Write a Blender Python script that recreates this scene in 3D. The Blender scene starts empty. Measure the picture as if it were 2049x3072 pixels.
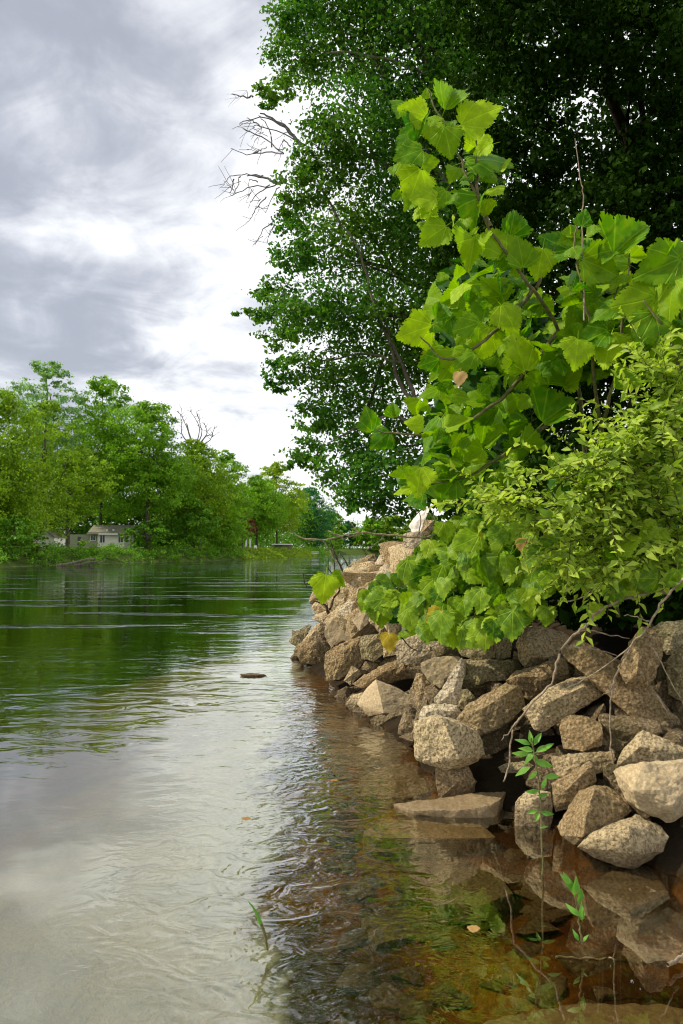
import bpy, bmesh, math, random
import numpy as np
from mathutils import Vector, Matrix, noise, Quaternion
from mathutils.geometry import delaunay_2d_cdt

random.seed(7)
rng = np.random.default_rng(11)
S = bpy.context.scene
COL = S.collection

# ------------------------------------------------------------------ camera
F, CX, CY, HOR, EYE = 2365.0, 1024.5, 1536.0, 1652.0, 1.5
PITCH = math.atan((HOR - CY) / F)
cam = bpy.data.objects.new('camera', bpy.data.cameras.new('camera'))
COL.objects.link(cam)
cam.location = (0, 0, EYE)
cam.rotation_euler = (math.pi / 2 + PITCH, 0, 0)
cam.data.sensor_fit = 'VERTICAL'
cam.data.sensor_height = 24.0
cam.data.lens = 24.0 * F / 3072.0
cam.data.clip_start = 0.05
cam.data.clip_end = 5000
S.camera = cam
S.render.resolution_x, S.render.resolution_y = 683, 1024

def at(px, py, d):
    """world point seen in that direction from the viewpoint, d metres along the river"""
    u, v = (px - CX) / F, (CY - py) / F
    c, s = math.cos(PITCH), math.sin(PITCH)
    y, z = c - v * s, s + v * c
    k = d / y
    return Vector((u * k, d, EYE + z * k))

# ------------------------------------------------------------------ light
SUN_DIR = Vector((-0.74, 0.03, 0.72)).normalized()      # towards the sun
sun = bpy.data.objects.new('sun', bpy.data.lights.new('sun', 'SUN'))
COL.objects.link(sun)
sun.data.energy = 2.1
sun.data.angle = math.radians(2.5)
sun.data.color = (1.0, 0.90, 0.72)
sun.rotation_euler = SUN_DIR.to_track_quat('Z', 'Y').to_euler()

world = bpy.data.worlds.new('World')
S.world = world
world.use_nodes = True

def nodes_of(tree):
    tree.nodes.clear()
    def N(kind, **kw):
        n = tree.nodes.new(kind)
        for k, v in kw.items():
            if k.startswith('i_'):
                n.inputs[k[2:].replace('_', ' ')].default_value = v
            elif k.startswith('n_'):
                n.inputs[int(k[2:])].default_value = v
            else:
                setattr(n, k, v)
        return n
    L = tree.links.new
    def M(op, a, b=None, c=None, clamp=False):
        n = tree.nodes.new('ShaderNodeMath'); n.operation = op; n.use_clamp = clamp
        for i, x in enumerate((a, b, c)):
            if x is None: continue
            if isinstance(x, (int, float)): n.inputs[i].default_value = x
            else: L(x, n.inputs[i])
        return n.outputs[0]
    def MIX(f, a, b, mode='MIX'):
        n = tree.nodes.new('ShaderNodeMix'); n.data_type = 'RGBA'; n.blend_type = mode
        for i, x in ((0, f), (6, a), (7, b)):
            if isinstance(x, (int, float)): n.inputs[i].default_value = x
            elif isinstance(x, tuple): n.inputs[i].default_value = x if len(x) == 4 else (*x, 1)
            else: L(x, n.inputs[i])
        return n.outputs[2]
    def RAMP(fac, stops):
        n = tree.nodes.new('ShaderNodeValToRGB')
        e = n.color_ramp.elements
        while len(e) < len(stops): e.new(0.5)
        for el, (p, c) in zip(e, stops):
            el.position = p
            el.color = (c, c, c, 1) if isinstance(c, (int, float)) else (*c, 1)
        L(fac, n.inputs[0])
        return n.outputs[0]
    def SS(x, a, b):
        n = tree.nodes.new('ShaderNodeMapRange'); n.interpolation_type = 'SMOOTHSTEP'
        L(x, n.inputs[0]); n.inputs[1].default_value = a; n.inputs[2].default_value = b
        return n.outputs[0]
    return N, L, M, MIX, RAMP, SS

def build_world():
    N, L, M, MIX, RAMP, SS = nodes_of(world.node_tree)
    tc = N('ShaderNodeTexCoord')
    sep = N('ShaderNodeSeparateXYZ'); L(tc.outputs['Generated'], sep.inputs[0])
    x, y, z = sep.outputs
    sky = N('ShaderNodeTexSky', sky_type='NISHITA', sun_disc=False)
    sky.sun_elevation = math.asin(SUN_DIR.z)
    sky.sun_rotation = math.atan2(SUN_DIR.x, SUN_DIR.y)
    zz = M('ADD', M('MAXIMUM', z, 0.0), 0.22)
    comb = N('ShaderNodeCombineXYZ')
    L(M('DIVIDE', x, zz), comb.inputs[0]); L(M('DIVIDE', y, zz), comb.inputs[1]); comb.inputs[2].default_value = SKY_SEED
    n1 = N('ShaderNodeTexNoise', i_Scale=1.7, i_Detail=7.0, i_Roughness=0.55, i_Distortion=0.5); L(comb.outputs[0], n1.inputs['Vector'])
    n2 = N('ShaderNodeTexNoise', i_Scale=4.2, i_Detail=6.0, i_Roughness=0.58, i_Distortion=0.8); L(comb.outputs[0], n2.inputs['Vector'])
    d = M('ADD', M('MULTIPLY', n1.outputs[0], 0.68), M('MULTIPLY', n2.outputs[0], 0.32))
    # the bank of heavier cloud stands up-river to the left
    lean = M('ADD', M('MULTIPLY', x, -0.42), M('MULTIPLY', SS(z, 0.15, 0.55), 0.03))
    d = M('ADD', d, lean)
    shade = SS(d, 0.44, 0.76)
    cloud = RAMP(shade, [(0.0, (1.0, 1.0, 1.0)), (0.22, (0.95, 0.95, 0.96)), (0.5, (0.70, 0.71, 0.74)), (0.8, (0.47, 0.485, 0.535)), (1.0, (0.36, 0.375, 0.425))])
    bgc = N('ShaderNodeBackground'); L(cloud, bgc.inputs[0]); bgc.inputs[1].default_value = CLOUD
    bgs = N('ShaderNodeBackground'); L(sky.outputs[0], bgs.inputs[0]); bgs.inputs[1].default_value = 0.1
    mx = N('ShaderNodeMixShader'); mx.inputs[0].default_value = 0.93
    L(bgs.outputs[0], mx.inputs[1]); L(bgc.outputs[0], mx.inputs[2])
    out = N('ShaderNodeOutputWorld'); L(mx.outputs[0], out.inputs[0])
SKY_SEED, CLOUD = 3.1, 0.44
build_world()

S.view_settings.view_transform = 'Standard'
S.view_settings.look = 'None'
S.view_settings.gamma = 1.0
S.view_settings.use_curve_mapping = False
S.view_settings.exposure = 1.5
S.render.engine = 'CYCLES'
S.cycles.use_denoising = True
S.cycles.filter_width = 1.15
S.cycles.max_bounces = 8
S.cycles.diffuse_bounces = 3
S.cycles.glossy_bounces = 4
S.cycles.transmission_bounces = 6
S.cycles.transparent_max_bounces = 12
S.cycles.sample_clamp_indirect = 6.0

# ------------------------------------------------------------------ helpers
def tag(o, label=None, cat=None, group=None, kind=None):
    if label: o['label'] = label
    if cat: o['category'] = cat
    if group: o['group'] = group
    if kind: o['kind'] = kind
    return o

def empty(name, loc):
    o = bpy.data.objects.new(name, None)
    o.location = loc
    o.empty_display_size = 0.1
    COL.objects.link(o)
    return o

def put(name, me, mats=None, parent=None, world_mat=None):
    """link a mesh; world_mat / vertex coordinates are in world space, parents never rotate"""
    if mats:
        for m in (mats if isinstance(mats, (list, tuple)) else [mats]): me.materials.append(m)
    o = bpy.data.objects.new(name, me)
    COL.objects.link(o)
    off = Vector((0, 0, 0))
    p = parent
    while p is not None:
        off += p.location; p = p.parent
    if parent is not None: o.parent = parent
    W = world_mat if world_mat is not None else Matrix.Identity(4)
    o.matrix_basis = Matrix.Translation(-off) @ W
    return o

def mesh_np(name, verts, faces, smooth=False):
    """verts (n,3), faces (m,k) all of the same size"""
    me = bpy.data.meshes.new(name)
    verts = np.asarray(verts, np.float32); faces = np.asarray(faces, np.int32)
    m, k = faces.shape
    me.vertices.add(len(verts)); me.vertices.foreach_set('co', verts.ravel())
    me.loops.add(m * k); me.loops.foreach_set('vertex_index', faces.ravel())
    me.polygons.add(m)
    me.polygons.foreach_set('loop_start', np.arange(0, m * k, k, dtype=np.int32))
    me.polygons.foreach_set('loop_total', np.full(m, k, np.int32))
    if smooth: me.polygons.foreach_set('use_smooth', np.ones(m, bool))
    me.update(calc_edges=True)
    return me

class Tubes:
    """collects tapered tubes into one mesh"""
    def __init__(self): self.v, self.f = [], []
    def add(self, pts, r0, r1, n=6):
        pts = [Vector(p) for p in pts]
        k = len(pts); base = len(self.v)
        for i, p in enumerate(pts):
            t = (pts[min(i + 1, k - 1)] - pts[max(i - 1, 0)])
            if t.length < 1e-6: t = Vector((0, 0, 1))
            t.normalize()
            a = t.orthogonal().normalized() if abs(t.z) > 0.9 else t.cross(Vector((0, 0, 1))).normalized()
            b = t.cross(a)
            r = r0 + (r1 - r0) * i / max(1, k - 1)
            for j in range(n):
                q = 2 * math.pi * j / n
                self.v.append(p + (a * math.cos(q) + b * math.sin(q)) * r)
        for i in range(k - 1):
            for j in range(n):
                A = base + i * n + j; B = base + i * n + (j + 1) % n
                self.f.append((A, B, B + n, A + n))
        return self
    def mesh(self, name='tube'):
        return mesh_np(name, [tuple(v) for v in self.v], self.f, True)

def wobble(pts, amp, sub=4):
    """smooth (Catmull-Rom) path with a little natural wander"""
    pts = [Vector(p) for p in pts]
    out = []
    for i in range(len(pts) - 1):
        p0, p1, p2, p3 = pts[max(i - 1, 0)], pts[i], pts[i + 1], pts[min(i + 2, len(pts) - 1)]
        for k in range(sub):
            t = k / sub
            q = 0.5 * ((2 * p1) + (p2 - p0) * t + (2 * p0 - 5 * p1 + 4 * p2 - p3) * t * t + (3 * p1 - p0 - 3 * p2 + p3) * t ** 3)
            out.append(q + Vector((random.gauss(0, amp), random.gauss(0, amp), random.gauss(0, amp))))
    out.append(pts[-1])
    return out

# ------------------------------------------------------------------ materials
def new_mat(name):
    m = bpy.data.materials.new(name); m.use_nodes = True
    return m, nodes_of(m.node_tree)

def leaf_mat(name, c1, c2, trans=0.35, spec=0.3, vein=False, tint=None):
    """leaf colour varies from leaf to leaf between c1 and c2"""
    m, (N, L, M, MIX, RAMP, SS) = new_mat(name)
    oi = N('ShaderNodeObjectInfo'); ge = N('ShaderNodeNewGeometry')
    r = M('FRACT', M('ADD', oi.outputs['Random'], ge.outputs['Random Per Island']))
    col = MIX(r, c1, c2)
    tc = N('ShaderNodeTexCoord')
    nz = N('ShaderNodeTexNoise', i_Scale=4.0 if vein else 0.45, i_Detail=4.0); L(tc.outputs['Object'], nz.inputs['Vector'])
    col = MIX(M('MULTIPLY', SS(nz.outputs[0], 0.4, 0.7), 0.45), col, tint or tuple(min(1, v * 1.7) for v in c2))
    nrm = None
    if vein:
        s = N('ShaderNodeSeparateXYZ'); L(tc.outputs['Object'], s.inputs[0])
        ax = M('ABSOLUTE', s.outputs[0])
        ang = M('ARCTAN2', ax, M('ADD', s.outputs[1], 0.06))
        lines = None
        for a in (0.0, 0.62, 1.15):
            w = M('MULTIPLY', M('ABSOLUTE', M('SUBTRACT', ang, a)), M('SQRT', M('ADD', M('MULTIPLY', ax, ax), M('MULTIPLY', s.outputs[1], s.outputs[1]))))
            l = M('SUBTRACT', 1.0, SS(w, 0.004, 0.022))
            lines = l if lines is None else M('MAXIMUM', lines, l)
        col = MIX(M('MULTIPLY', lines, 0.22), col, tuple(min(1, v * 2.2 + 0.03) for v in c2))
        sp_ = N('ShaderNodeTexNoise', i_Scale=13.0, i_Detail=2.0); sp_.noise_dimensions = '4D'; L(tc.outputs['Object'], sp_.inputs['Vector']); L(M('MULTIPLY', oi.outputs['Random'], 40.0), sp_.inputs['W'])
        col = MIX(M('MULTIPLY', SS(sp_.outputs[0], 0.68, 0.74), 0.75), col, (0.16, 0.085, 0.015))        # insect spots
        bp = N('ShaderNodeBump', i_Strength=0.35, i_Distance=0.03)
        L(M('ADD', M('MULTIPLY', lines, -0.5), M('MULTIPLY', nz.outputs[0], 0.8)), bp.inputs['Height'])
        nrm = bp.outputs[0]
    p = N('ShaderNodeBsdfPrincipled', i_Roughness=0.5); p.inputs['Specular IOR Level'].default_value = spec
    L(col, p.inputs['Base Color'])
    t = N('ShaderNodeBsdfTranslucent')
    L(MIX(1.0, col, (1.25, 1.35, 0.45), 'MULTIPLY'), t.inputs[0])
    if nrm: L(nrm, p.inputs['Normal'])
    mx = N('ShaderNodeMixShader'); mx.inputs[0].default_value = trans
    L(p.outputs[0], mx.inputs[1]); L(t.outputs[0], mx.inputs[2])
    o = N('ShaderNodeOutputMaterial'); L(mx.outputs[0], o.inputs[0])
    return m

def plain_mat(name, c1, c2, scale=6.0, rough=0.8, bump=0.3, stretch=(1, 1, 1), spec=0.3):
    m, (N, L, M, MIX, RAMP, SS) = new_mat(name)
    tc = N('ShaderNodeTexCoord'); mp = N('ShaderNodeMapping'); mp.inputs['Scale'].default_value = stretch
    L(tc.outputs['Object'], mp.inputs[0])
    n = N('ShaderNodeTexNoise', i_Scale=scale, i_Detail=8.0, i_Roughness=0.65); L(mp.outputs[0], n.inputs['Vector'])
    p = N('ShaderNodeBsdfPrincipled', i_Roughness=rough); p.inputs['Specular IOR Level'].default_value = spec
    L(MIX(SS(n.outputs[0], 0.35, 0.65), c1, c2), p.inputs['Base Color'])
    b = N('ShaderNodeBump', i_Strength=bump, i_Distance=0.05); L(n.outputs[0], b.inputs['Height']); L(b.outputs[0], p.inputs['Normal'])
    o = N('ShaderNodeOutputMaterial'); L(p.outputs[0], o.inputs[0])
    return m

def concrete(name, c_lo, c_hi, bump=1.0, pits=True, moss=0.25):
    m, (N, L, M, MIX, RAMP, SS) = new_mat(name)
    ge = N('ShaderNodeNewGeometry'); pos = ge.outputs['Position']; oi = N('ShaderNodeObjectInfo')
    big = N('ShaderNodeTexNoise', i_Scale=3.2, i_Detail=6.0, i_Roughness=0.6); L(pos, big.inputs['Vector'])
    fine = N('ShaderNodeTexNoise', i_Scale=62.0, i_Detail=8.0, i_Roughness=0.72); L(pos, fine.inputs['Vector'])
    vor = N('ShaderNodeTexVoronoi', i_Scale=46.0, i_Randomness=1.0); L(pos, vor.inputs['Vector'])
    vor2 = N('ShaderNodeTexVoronoi', i_Scale=40.0); L(pos, vor2.inputs['Vector'])
    f = M('ADD', M('MULTIPLY', big.outputs[0], 0.45), M('MULTIPLY', oi.outputs['Random'], 0.55))
    col = MIX(SS(f, 0.25, 0.75), c_lo, c_hi)
    col = MIX(M('MULTIPLY', SS(fine.outputs[0], 0.48, 0.72), 0.5), col, (0.68, 0.56, 0.36))
    # dark pits and grit between the aggregate
    g = M('MULTIPLY', SS(fine.outputs[0], 0.56, 0.36), 0.85 if pits else 0.3)
    col = MIX(g, col, (0.10, 0.07, 0.035))
    # single aggregate stones, each its own tone
    st = M('MULTIPLY', M('SUBTRACT', 1.0, SS(vor2.outputs['Distance'], 0.25, 0.42)), 0.35 if pits else 0.12)
    vs = N('ShaderNodeSeparateColor'); L(vor2.outputs['Color'], vs.inputs[0])
    col = MIX(st, col, MIX(vs.outputs[0], (0.16, 0.11, 0.06), (0.55, 0.46, 0.32)))
    mo = N('ShaderNodeTexNoise', i_Scale=5.0, i_Detail=7.0); L(M and pos, mo.inputs['Vector'])
    col = MIX(M('MULTIPLY', SS(mo.outputs[0], 0.50, 0.68), moss), col, (0.085, 0.09, 0.02))
    s = N('ShaderNodeSeparateXYZ'); L(pos, s.inputs[0])
    wet = M('SUBTRACT', 1.0, SS(M('ADD', s.outputs[2], M('MULTIPLY', big.outputs[0], 0.10)), 0.10, 0.20))
    col = MIX(M('MULTIPLY', wet, 0.62), col, (0.085, 0.05, 0.018))
    p = N('ShaderNodeBsdfPrincipled'); L(col, p.inputs['Base Color'])
    L(M('SUBTRACT', 0.9, M('MULTIPLY', wet, 0.4)), p.inputs['Roughness'])
    p.inputs['Specular IOR Level'].default_value = 0.25
    h = M('ADD', M('MULTIPLY', fine.outputs[0], 0.8), M('MULTIPLY', vor.outputs['Distance'], -0.5))
    b = N('ShaderNodeBump', i_Strength=bump, i_Distance=0.03); L(h, b.inputs['Height']); L(b.outputs[0], p.inputs['Normal'])
    o = N('ShaderNodeOutputMaterial'); L(p.outputs[0], o.inputs[0])
    return m

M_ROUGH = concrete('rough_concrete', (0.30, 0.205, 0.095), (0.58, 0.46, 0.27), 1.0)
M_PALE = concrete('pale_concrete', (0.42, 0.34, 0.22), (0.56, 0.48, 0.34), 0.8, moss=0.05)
M_SMOOTH = concrete('smooth_concrete', (0.30, 0.235, 0.135), (0.40, 0.31, 0.19), 0.22, pits=False, moss=0.06)
M_MOSSY = concrete('mossy_concrete', (0.20, 0.17, 0.08), (0.33, 0.28, 0.15), 0.9, moss=0.75)
M_FILL = concrete('shade_painted_rubble', (0.10, 0.07, 0.035), (0.19, 0.14, 0.075), 1.0)  # darkened concrete, shade of the gaps painted in; also on bed and river stones
M_WHITE = plain_mat('sunlit_white', (0.80, 0.78, 0.74), (0.70, 0.66, 0.6), 9.0)  # sunlight on the peak slab painted in as near-white
M_BARK = plain_mat('bark', (0.035, 0.028, 0.018), (0.10, 0.085, 0.06), 8.0, 0.9, 0.8, (1, 1, 0.25))
M_BARKDARK = plain_mat('shade_painted_bark', (0.008, 0.007, 0.004), (0.022, 0.018, 0.012), 8.0, 0.95, 0.6, (1, 1, 0.25), 0.05)  # dark copy of the bark with canopy shade in its colour
M_BARKPALE = plain_mat('pale_bark', (0.10, 0.085, 0.06), (0.22, 0.19, 0.14), 8.0, 0.9, 0.6, (1, 1, 0.25))
M_TWIG = plain_mat('grey_twig_bark', (0.16, 0.12, 0.075), (0.36, 0.29, 0.20), 30.0, 0.85, 0.5)
M_TWIGDARK = plain_mat('dark_twig_bark', (0.035, 0.022, 0.012), (0.09, 0.06, 0.035), 30.0, 0.85, 0.5)
M_DEAD = plain_mat('dead_wood', (0.12, 0.11, 0.11), (0.25, 0.23, 0.22), 10.0, 0.9, 0.4)
M_STEM = plain_mat('green_brown_stem', (0.07, 0.07, 0.02), (0.16, 0.14, 0.05), 20.0, 0.7, 0.3)
M_SYC = leaf_mat('broad_leaf', (0.03, 0.15, 0.001), (0.20, 0.34, 0.002), 0.45, 0.15, True, tint=(0.24, 0.36, 0.003))
M_SYCDARK = leaf_mat('inner_shade_leaf', (0.015, 0.07, 0.002), (0.035, 0.12, 0.003), 0.35, 0.3)  # dark copy of the broad leaf, shade inside the bushes painted in
M_VINE = leaf_mat('vine_leaf', (0.025, 0.12, 0.003), (0.23, 0.35, 0.010), 0.38, 0.25, True)
M_BRIGHT = leaf_mat('bright_leaf', (0.24, 0.38, 0.004), (0.28, 0.42, 0.006), 0.45, 0.15, True)
M_YELLOW = leaf_mat('yellow_leaf', (0.35, 0.28, 0.02), (0.45, 0.33, 0.03), 0.4, 0.2, True)
M_DRY = leaf_mat('dry_leaf', (0.30, 0.16, 0.05), (0.42, 0.27, 0.11), 0.3, 0.2)
M_SMALL = leaf_mat('small_shrub_leaf', (0.10, 0.21, 0.010), (0.38, 0.48, 0.06), 0.42, 0.25)
M_WEED = leaf_mat('weed_leaf', (0.09, 0.25, 0.03), (0.17, 0.36, 0.05), 0.35, 0.35)
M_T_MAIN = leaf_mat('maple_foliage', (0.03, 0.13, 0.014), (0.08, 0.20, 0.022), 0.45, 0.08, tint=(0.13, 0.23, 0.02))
M_T_DARK = leaf_mat('shade_painted_foliage', (0.005, 0.018, 0.001), (0.013, 0.036, 0.002), 0.2, 0.02, tint=(0.022, 0.055, 0.003))  # near-black green, canopy shade painted into the leaf colour
M_L_OLIVE = leaf_mat('olive_foliage', (0.085, 0.19, 0.006), (0.215, 0.335, 0.009), 0.35, 0.2)
M_L_MID = leaf_mat('mid_green_foliage', (0.062, 0.200, 0.007), (0.200, 0.362, 0.015), 0.4, 0.2)
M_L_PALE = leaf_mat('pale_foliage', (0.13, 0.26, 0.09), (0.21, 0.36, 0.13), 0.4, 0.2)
M_L_YEL = leaf_mat('yellow_green_foliage', (0.16, 0.27, 0.006), (0.27, 0.38, 0.012), 0.4, 0.2)
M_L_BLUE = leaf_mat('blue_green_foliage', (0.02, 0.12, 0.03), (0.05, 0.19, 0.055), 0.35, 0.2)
M_L_RED = leaf_mat('red_foliage', (0.09, 0.025, 0.012), (0.15, 0.05, 0.02), 0.3, 0.2)
M_L_DARK = leaf_mat('bank_foliage', (0.037, 0.150, 0.005), (0.138, 0.288, 0.013), 0.3, 0.2)
M_GRASS = leaf_mat('lawn_grass', (0.12, 0.22, 0.012), (0.22, 0.31, 0.025), 0.3, 0.15)

def ground_mat():
    m, (N, L, M, MIX, RAMP, SS) = new_mat('ground_soil')
    ge = N('ShaderNodeNewGeometry'); pos = ge.outputs['Position']
    s = N('ShaderNodeSeparateXYZ'); L(pos, s.inputs[0])
    a = N('ShaderNodeTexNoise', i_Scale=1.7, i_Detail=8.0, i_Roughness=0.62); L(pos, a.inputs['Vector'])
    b = N('ShaderNodeTexNoise', i_Scale=22.0, i_Detail=6.0, i_Roughness=0.7); L(pos, b.inputs['Vector'])
    soil = MIX(SS(a.outputs[0], 0.35, 0.65), (0.014, 0.010, 0.005), (0.032, 0.022, 0.011))
    grass = MIX(SS(a.outputs[0], 0.4, 0.6), (0.035, 0.065, 0.01), (0.075, 0.11, 0.015))
    land = MIX(M('MAXIMUM', SS(M('MULTIPLY', s.outputs[0], -1.0), 3.0, 8.0), SS(s.outputs[1], 22.0, 35.0)), soil, grass)
    bed = MIX(SS(a.outputs[0], 0.38, 0.62), (0.045, 0.016, 0.004), (0.19, 0.080, 0.010))
    bed = MIX(M('MULTIPLY', SS(b.outputs[0], 0.45, 0.62), 0.5), bed, (0.03, 0.014, 0.004))
    sky_shine = MIX(SS(a.outputs[0], 0.3, 0.7), (0.37, 0.45, 0.53), (0.51, 0.60, 0.68))  # brightness of the reflected sky, painted on the bed as a pale tone
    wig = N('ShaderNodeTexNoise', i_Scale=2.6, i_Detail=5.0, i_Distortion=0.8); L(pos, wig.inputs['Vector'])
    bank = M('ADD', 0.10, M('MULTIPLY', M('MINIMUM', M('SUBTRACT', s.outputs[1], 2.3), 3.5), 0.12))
    edge = M('SUBTRACT', M('ADD', M('MULTIPLY', s.outputs[0], -1.0), M('MULTIPLY', M('SUBTRACT', wig.outputs[0], 0.5), 0.9)), bank)  # wavy border of the painted sky brightness
    bed = MIX(M('MULTIPLY', SS(edge, -0.08, 0.16), SS(s.outputs[2], -1.5, -0.3)), bed, sky_shine)
    col = MIX(SS(s.outputs[2], -0.04, 0.02), bed, land)
    p = N('ShaderNodeBsdfPrincipled', i_Roughness=0.95); L(col, p.inputs['Base Color']); p.inputs['Specular IOR Level'].default_value = 0.1
    bp = N('ShaderNodeBump', i_Strength=0.8, i_Distance=0.05); L(b.outputs[0], bp.inputs['Height']); L(bp.outputs[0], p.inputs['Normal'])
    o = N('ShaderNodeOutputMaterial'); L(p.outputs[0], o.inputs[0])
    return m

def water_mat():
    m, (N, L, M, MIX, RAMP, SS) = new_mat('river_water')
    ge = N('ShaderNodeNewGeometry'); pos = ge.outputs['Position']
    s = N('ShaderNodeSeparateXYZ'); L(pos, s.inputs[0])
    X, Y = s.outputs[0], s.outputs[1]
    def noise_at(scale, st, detail=3.0, dist=0.0, rough=0.5):
        mp = N('ShaderNodeMapping'); mp.inputs['Scale'].default_value = st; L(pos, mp.inputs[0])
        n = N('ShaderNodeTexNoise', i_Scale=scale, i_Detail=detail, i_Distortion=dist, i_Roughness=rough); L(mp.outputs[0], n.inputs['Vector'])
        return n.outputs[0]
    wavelets = noise_at(3.4, (0.55, 1.0, 1), 3.0, 0.6)
    slow = noise_at(0.9, (0.7, 1.0, 1), 2.0, 0.3)
    swirl = noise_at(7.0, (0.8, 1.0, 1), 2.0, 1.4)
    far = noise_at(0.55, (0.6, 1.0, 1), 4.0, 0.4)
    patch = SS(noise_at(0.16, (0.5, 1.4, 1), 3.0), 0.40, 0.62)
    calm = SS(Y, 3.2, 8.0)                               # still pool by the viewer, livelier current beyond
    edge = SS(X, -1.35, -0.3)                             # eddies along the stones
    edge = M('MULTIPLY', edge, M('SUBTRACT', 1.0, SS(X, 0.2, 0.7)))
    edge = M('MULTIPLY', edge, SS(Y, 2.0, 3.4))
    h = M('MULTIPLY', wavelets, M('MULTIPLY', calm, M('ADD', 0.25, M('MULTIPLY', patch, 0.75))))
    h = M('MULTIPLY', h, M('ADD', 0.006, M('MULTIPLY', 0.016, M('SUBTRACT', 1.0, SS(Y, 9.0, 22.0)))))
    h = M('ADD', h, M('MULTIPLY', slow, 0.006))
    h = M('ADD', h, M('MULTIPLY', M('MULTIPLY', swirl, edge), 0.010))
    h = M('ADD', h, M('MULTIPLY', M('MULTIPLY', far, SS(Y, 12.0, 40.0)), 0.028))
    streak = SS(noise_at(0.85, (0.16, 1.0, 1), 4.0, 0.2, 0.6), 0.58, 0.66)      # broken riffles in the current
    chop = noise_at(3.0, (0.4, 1.0, 1), 2.0)
    h = M('ADD', h, M('MULTIPLY', M('MULTIPLY', streak, chop), M('MULTIPLY', SS(Y, 10.0, 18.0), 0.17)))
    bp = N('ShaderNodeBump', i_Strength=1.0, i_Distance=1.0); L(h, bp.inputs['Height'])
    fr = N('ShaderNodeFresnel', i_IOR=1.33); L(bp.outputs[0], fr.inputs['Normal'])
    fac = M('ADD', 0.09, M('MULTIPLY', M('POWER', fr.outputs[0], 0.56), 0.88))
    gl = N('ShaderNodeBsdfGlossy', i_Roughness=0.015); gl.inputs['Color'].default_value = (0.93, 0.97, 0.93, 1); L(bp.outputs[0], gl.inputs['Normal'])
    tr = N('ShaderNodeBsdfTransparent'); tr.inputs[0].default_value = (0.95, 0.9, 0.75, 1)
    mx = N('ShaderNodeMixShader'); L(fac, mx.inputs[0]); L(tr.outputs[0], mx.inputs[1]); L(gl.outputs[0], mx.inputs[2])
    vol = N('ShaderNodeVolumeAbsorption', i_Density=1.15); vol.inputs['Color'].default_value = (0.79, 0.69, 0.34, 1)
    o = N('ShaderNodeOutputMaterial'); L(mx.outputs[0], o.inputs[0]); L(vol.outputs[0], o.inputs['Volume'])
    return m

# ------------------------------------------------------------------ ground, river
SHORE_R = np.array([(6, -30), (3.4, -6), (2.6, 0), (1.95, 2.8), (1.6, 3.6), (1.35, 3.95), (1.18, 4.25), (1.0, 4.6), (.62, 4.9), (.5, 6.0),
                    (.2, 7.4), (-.25, 9.4), (-.72, 11.4), (-.7, 13), (0.3, 16), (2.6, 30), (9, 80), (17, 150), (26, 285), (70, 318), (600, 345)], float)
SHORE_L = np.array([(-90, -40), (-62, 20), (-43, 52), (-31, 71), (-28, 90), (-25.5, 105), (-19.2, 118), (-16.9, 131), (-9, 171), (-7.2, 229), (-6, 285), (10, 325), (120, 352), (600, 380)], float)

def dist_line(P, L):
    best = np.full(len(P), 1e9)
    for a, b in zip(L[:-1], L[1:]):
        ab = b - a
        t = np.clip(((P - a) @ ab) / (ab @ ab), 0, 1)
        best = np.minimum(best, np.linalg.norm(P - (a + t[:, None] * ab), axis=1))
    return best

def inside(P, poly):
    x, y = P[:, 0], P[:, 1]; r = np.zeros(len(P), bool)
    j = len(poly) - 1
    for i in range(len(poly)):
        xi, yi = poly[i]; xj, yj = poly[j]
        with np.errstate(divide='ignore', invalid='ignore'):
            c = ((yi > y) != (yj > y)) & (x < (xj - xi) * (y - yi) / (yj - yi + 1e-12) + xi)
        r ^= c; j = i
    return r

POLY_R = np.vstack([SHORE_R, [(900, 345), (900, -30)]])
POLY_L = np.vstack([SHORE_L, [(900, 380), (900, 1500), (-900, 1500), (-900, -40)]])

def ground_z(P):
    P = np.asarray(P, float).reshape(-1, 2)
    dr, dl = dist_line(P, SHORE_R), dist_line(P, SHORE_L)
    ir, il = inside(P, POLY_R), inside(P, POLY_L)
    n = 0.10 * np.sin(P[:, 0] * 0.9 + 1.3 * np.sin(P[:, 1] * 0.31)) + 0.08 * np.sin(P[:, 1] * 1.1 + 2.0 * np.sin(P[:, 0] * 0.5))
    far_ = np.clip((P[:, 1] - 5.0) / 3.0, 0, 1)                  # the shelf narrows and steepens up-river
    shelf = 1.3 - 0.9 * far_
    zb = -(0.06 + 0.13 * np.minimum(dr, shelf) + (0.22 + 0.05 * far_) * np.maximum(0, dr - shelf))
    zb = np.maximum(np.maximum(zb, -(0.1 + 0.4 * dl)), -2.2) + 0.25 * n * np.clip(dr, 0, 1) * 0.6
    shine_bed = -.36 - .085 * np.maximum(0, P[:, 1] - 3.4) - .08 * np.maximum(0, -P[:, 0] - 2.0) + .3 * n        # shallow bed raised to carry the painted sky brightness, shelving gently away
    zb = np.maximum(zb, np.where(zb < -.3, np.minimum(shine_bed, -.3), zb))
    zr = np.minimum(0.95, 0.50 * dr) - 0.12 * np.clip(dr, 0, 1) + 0.015 * np.minimum(dr, 60) + n * np.clip(dr - 1, 0, 1)
    zl = np.minimum(1.75, 0.5 * dl) + 0.012 * np.minimum(dl, 100) + n * np.clip(dl - 1, 0, 1)
    return np.where(ir, zr, np.where(il, zl, zb))

def gz(x, y): return float(ground_z([(x, y)])[0])

def axis(pieces):
    out = []
    for a, b, n in pieces: out.append(np.linspace(a, b, n, endpoint=False))
    return np.concatenate(out + [[pieces[-1][1]]])

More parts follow.
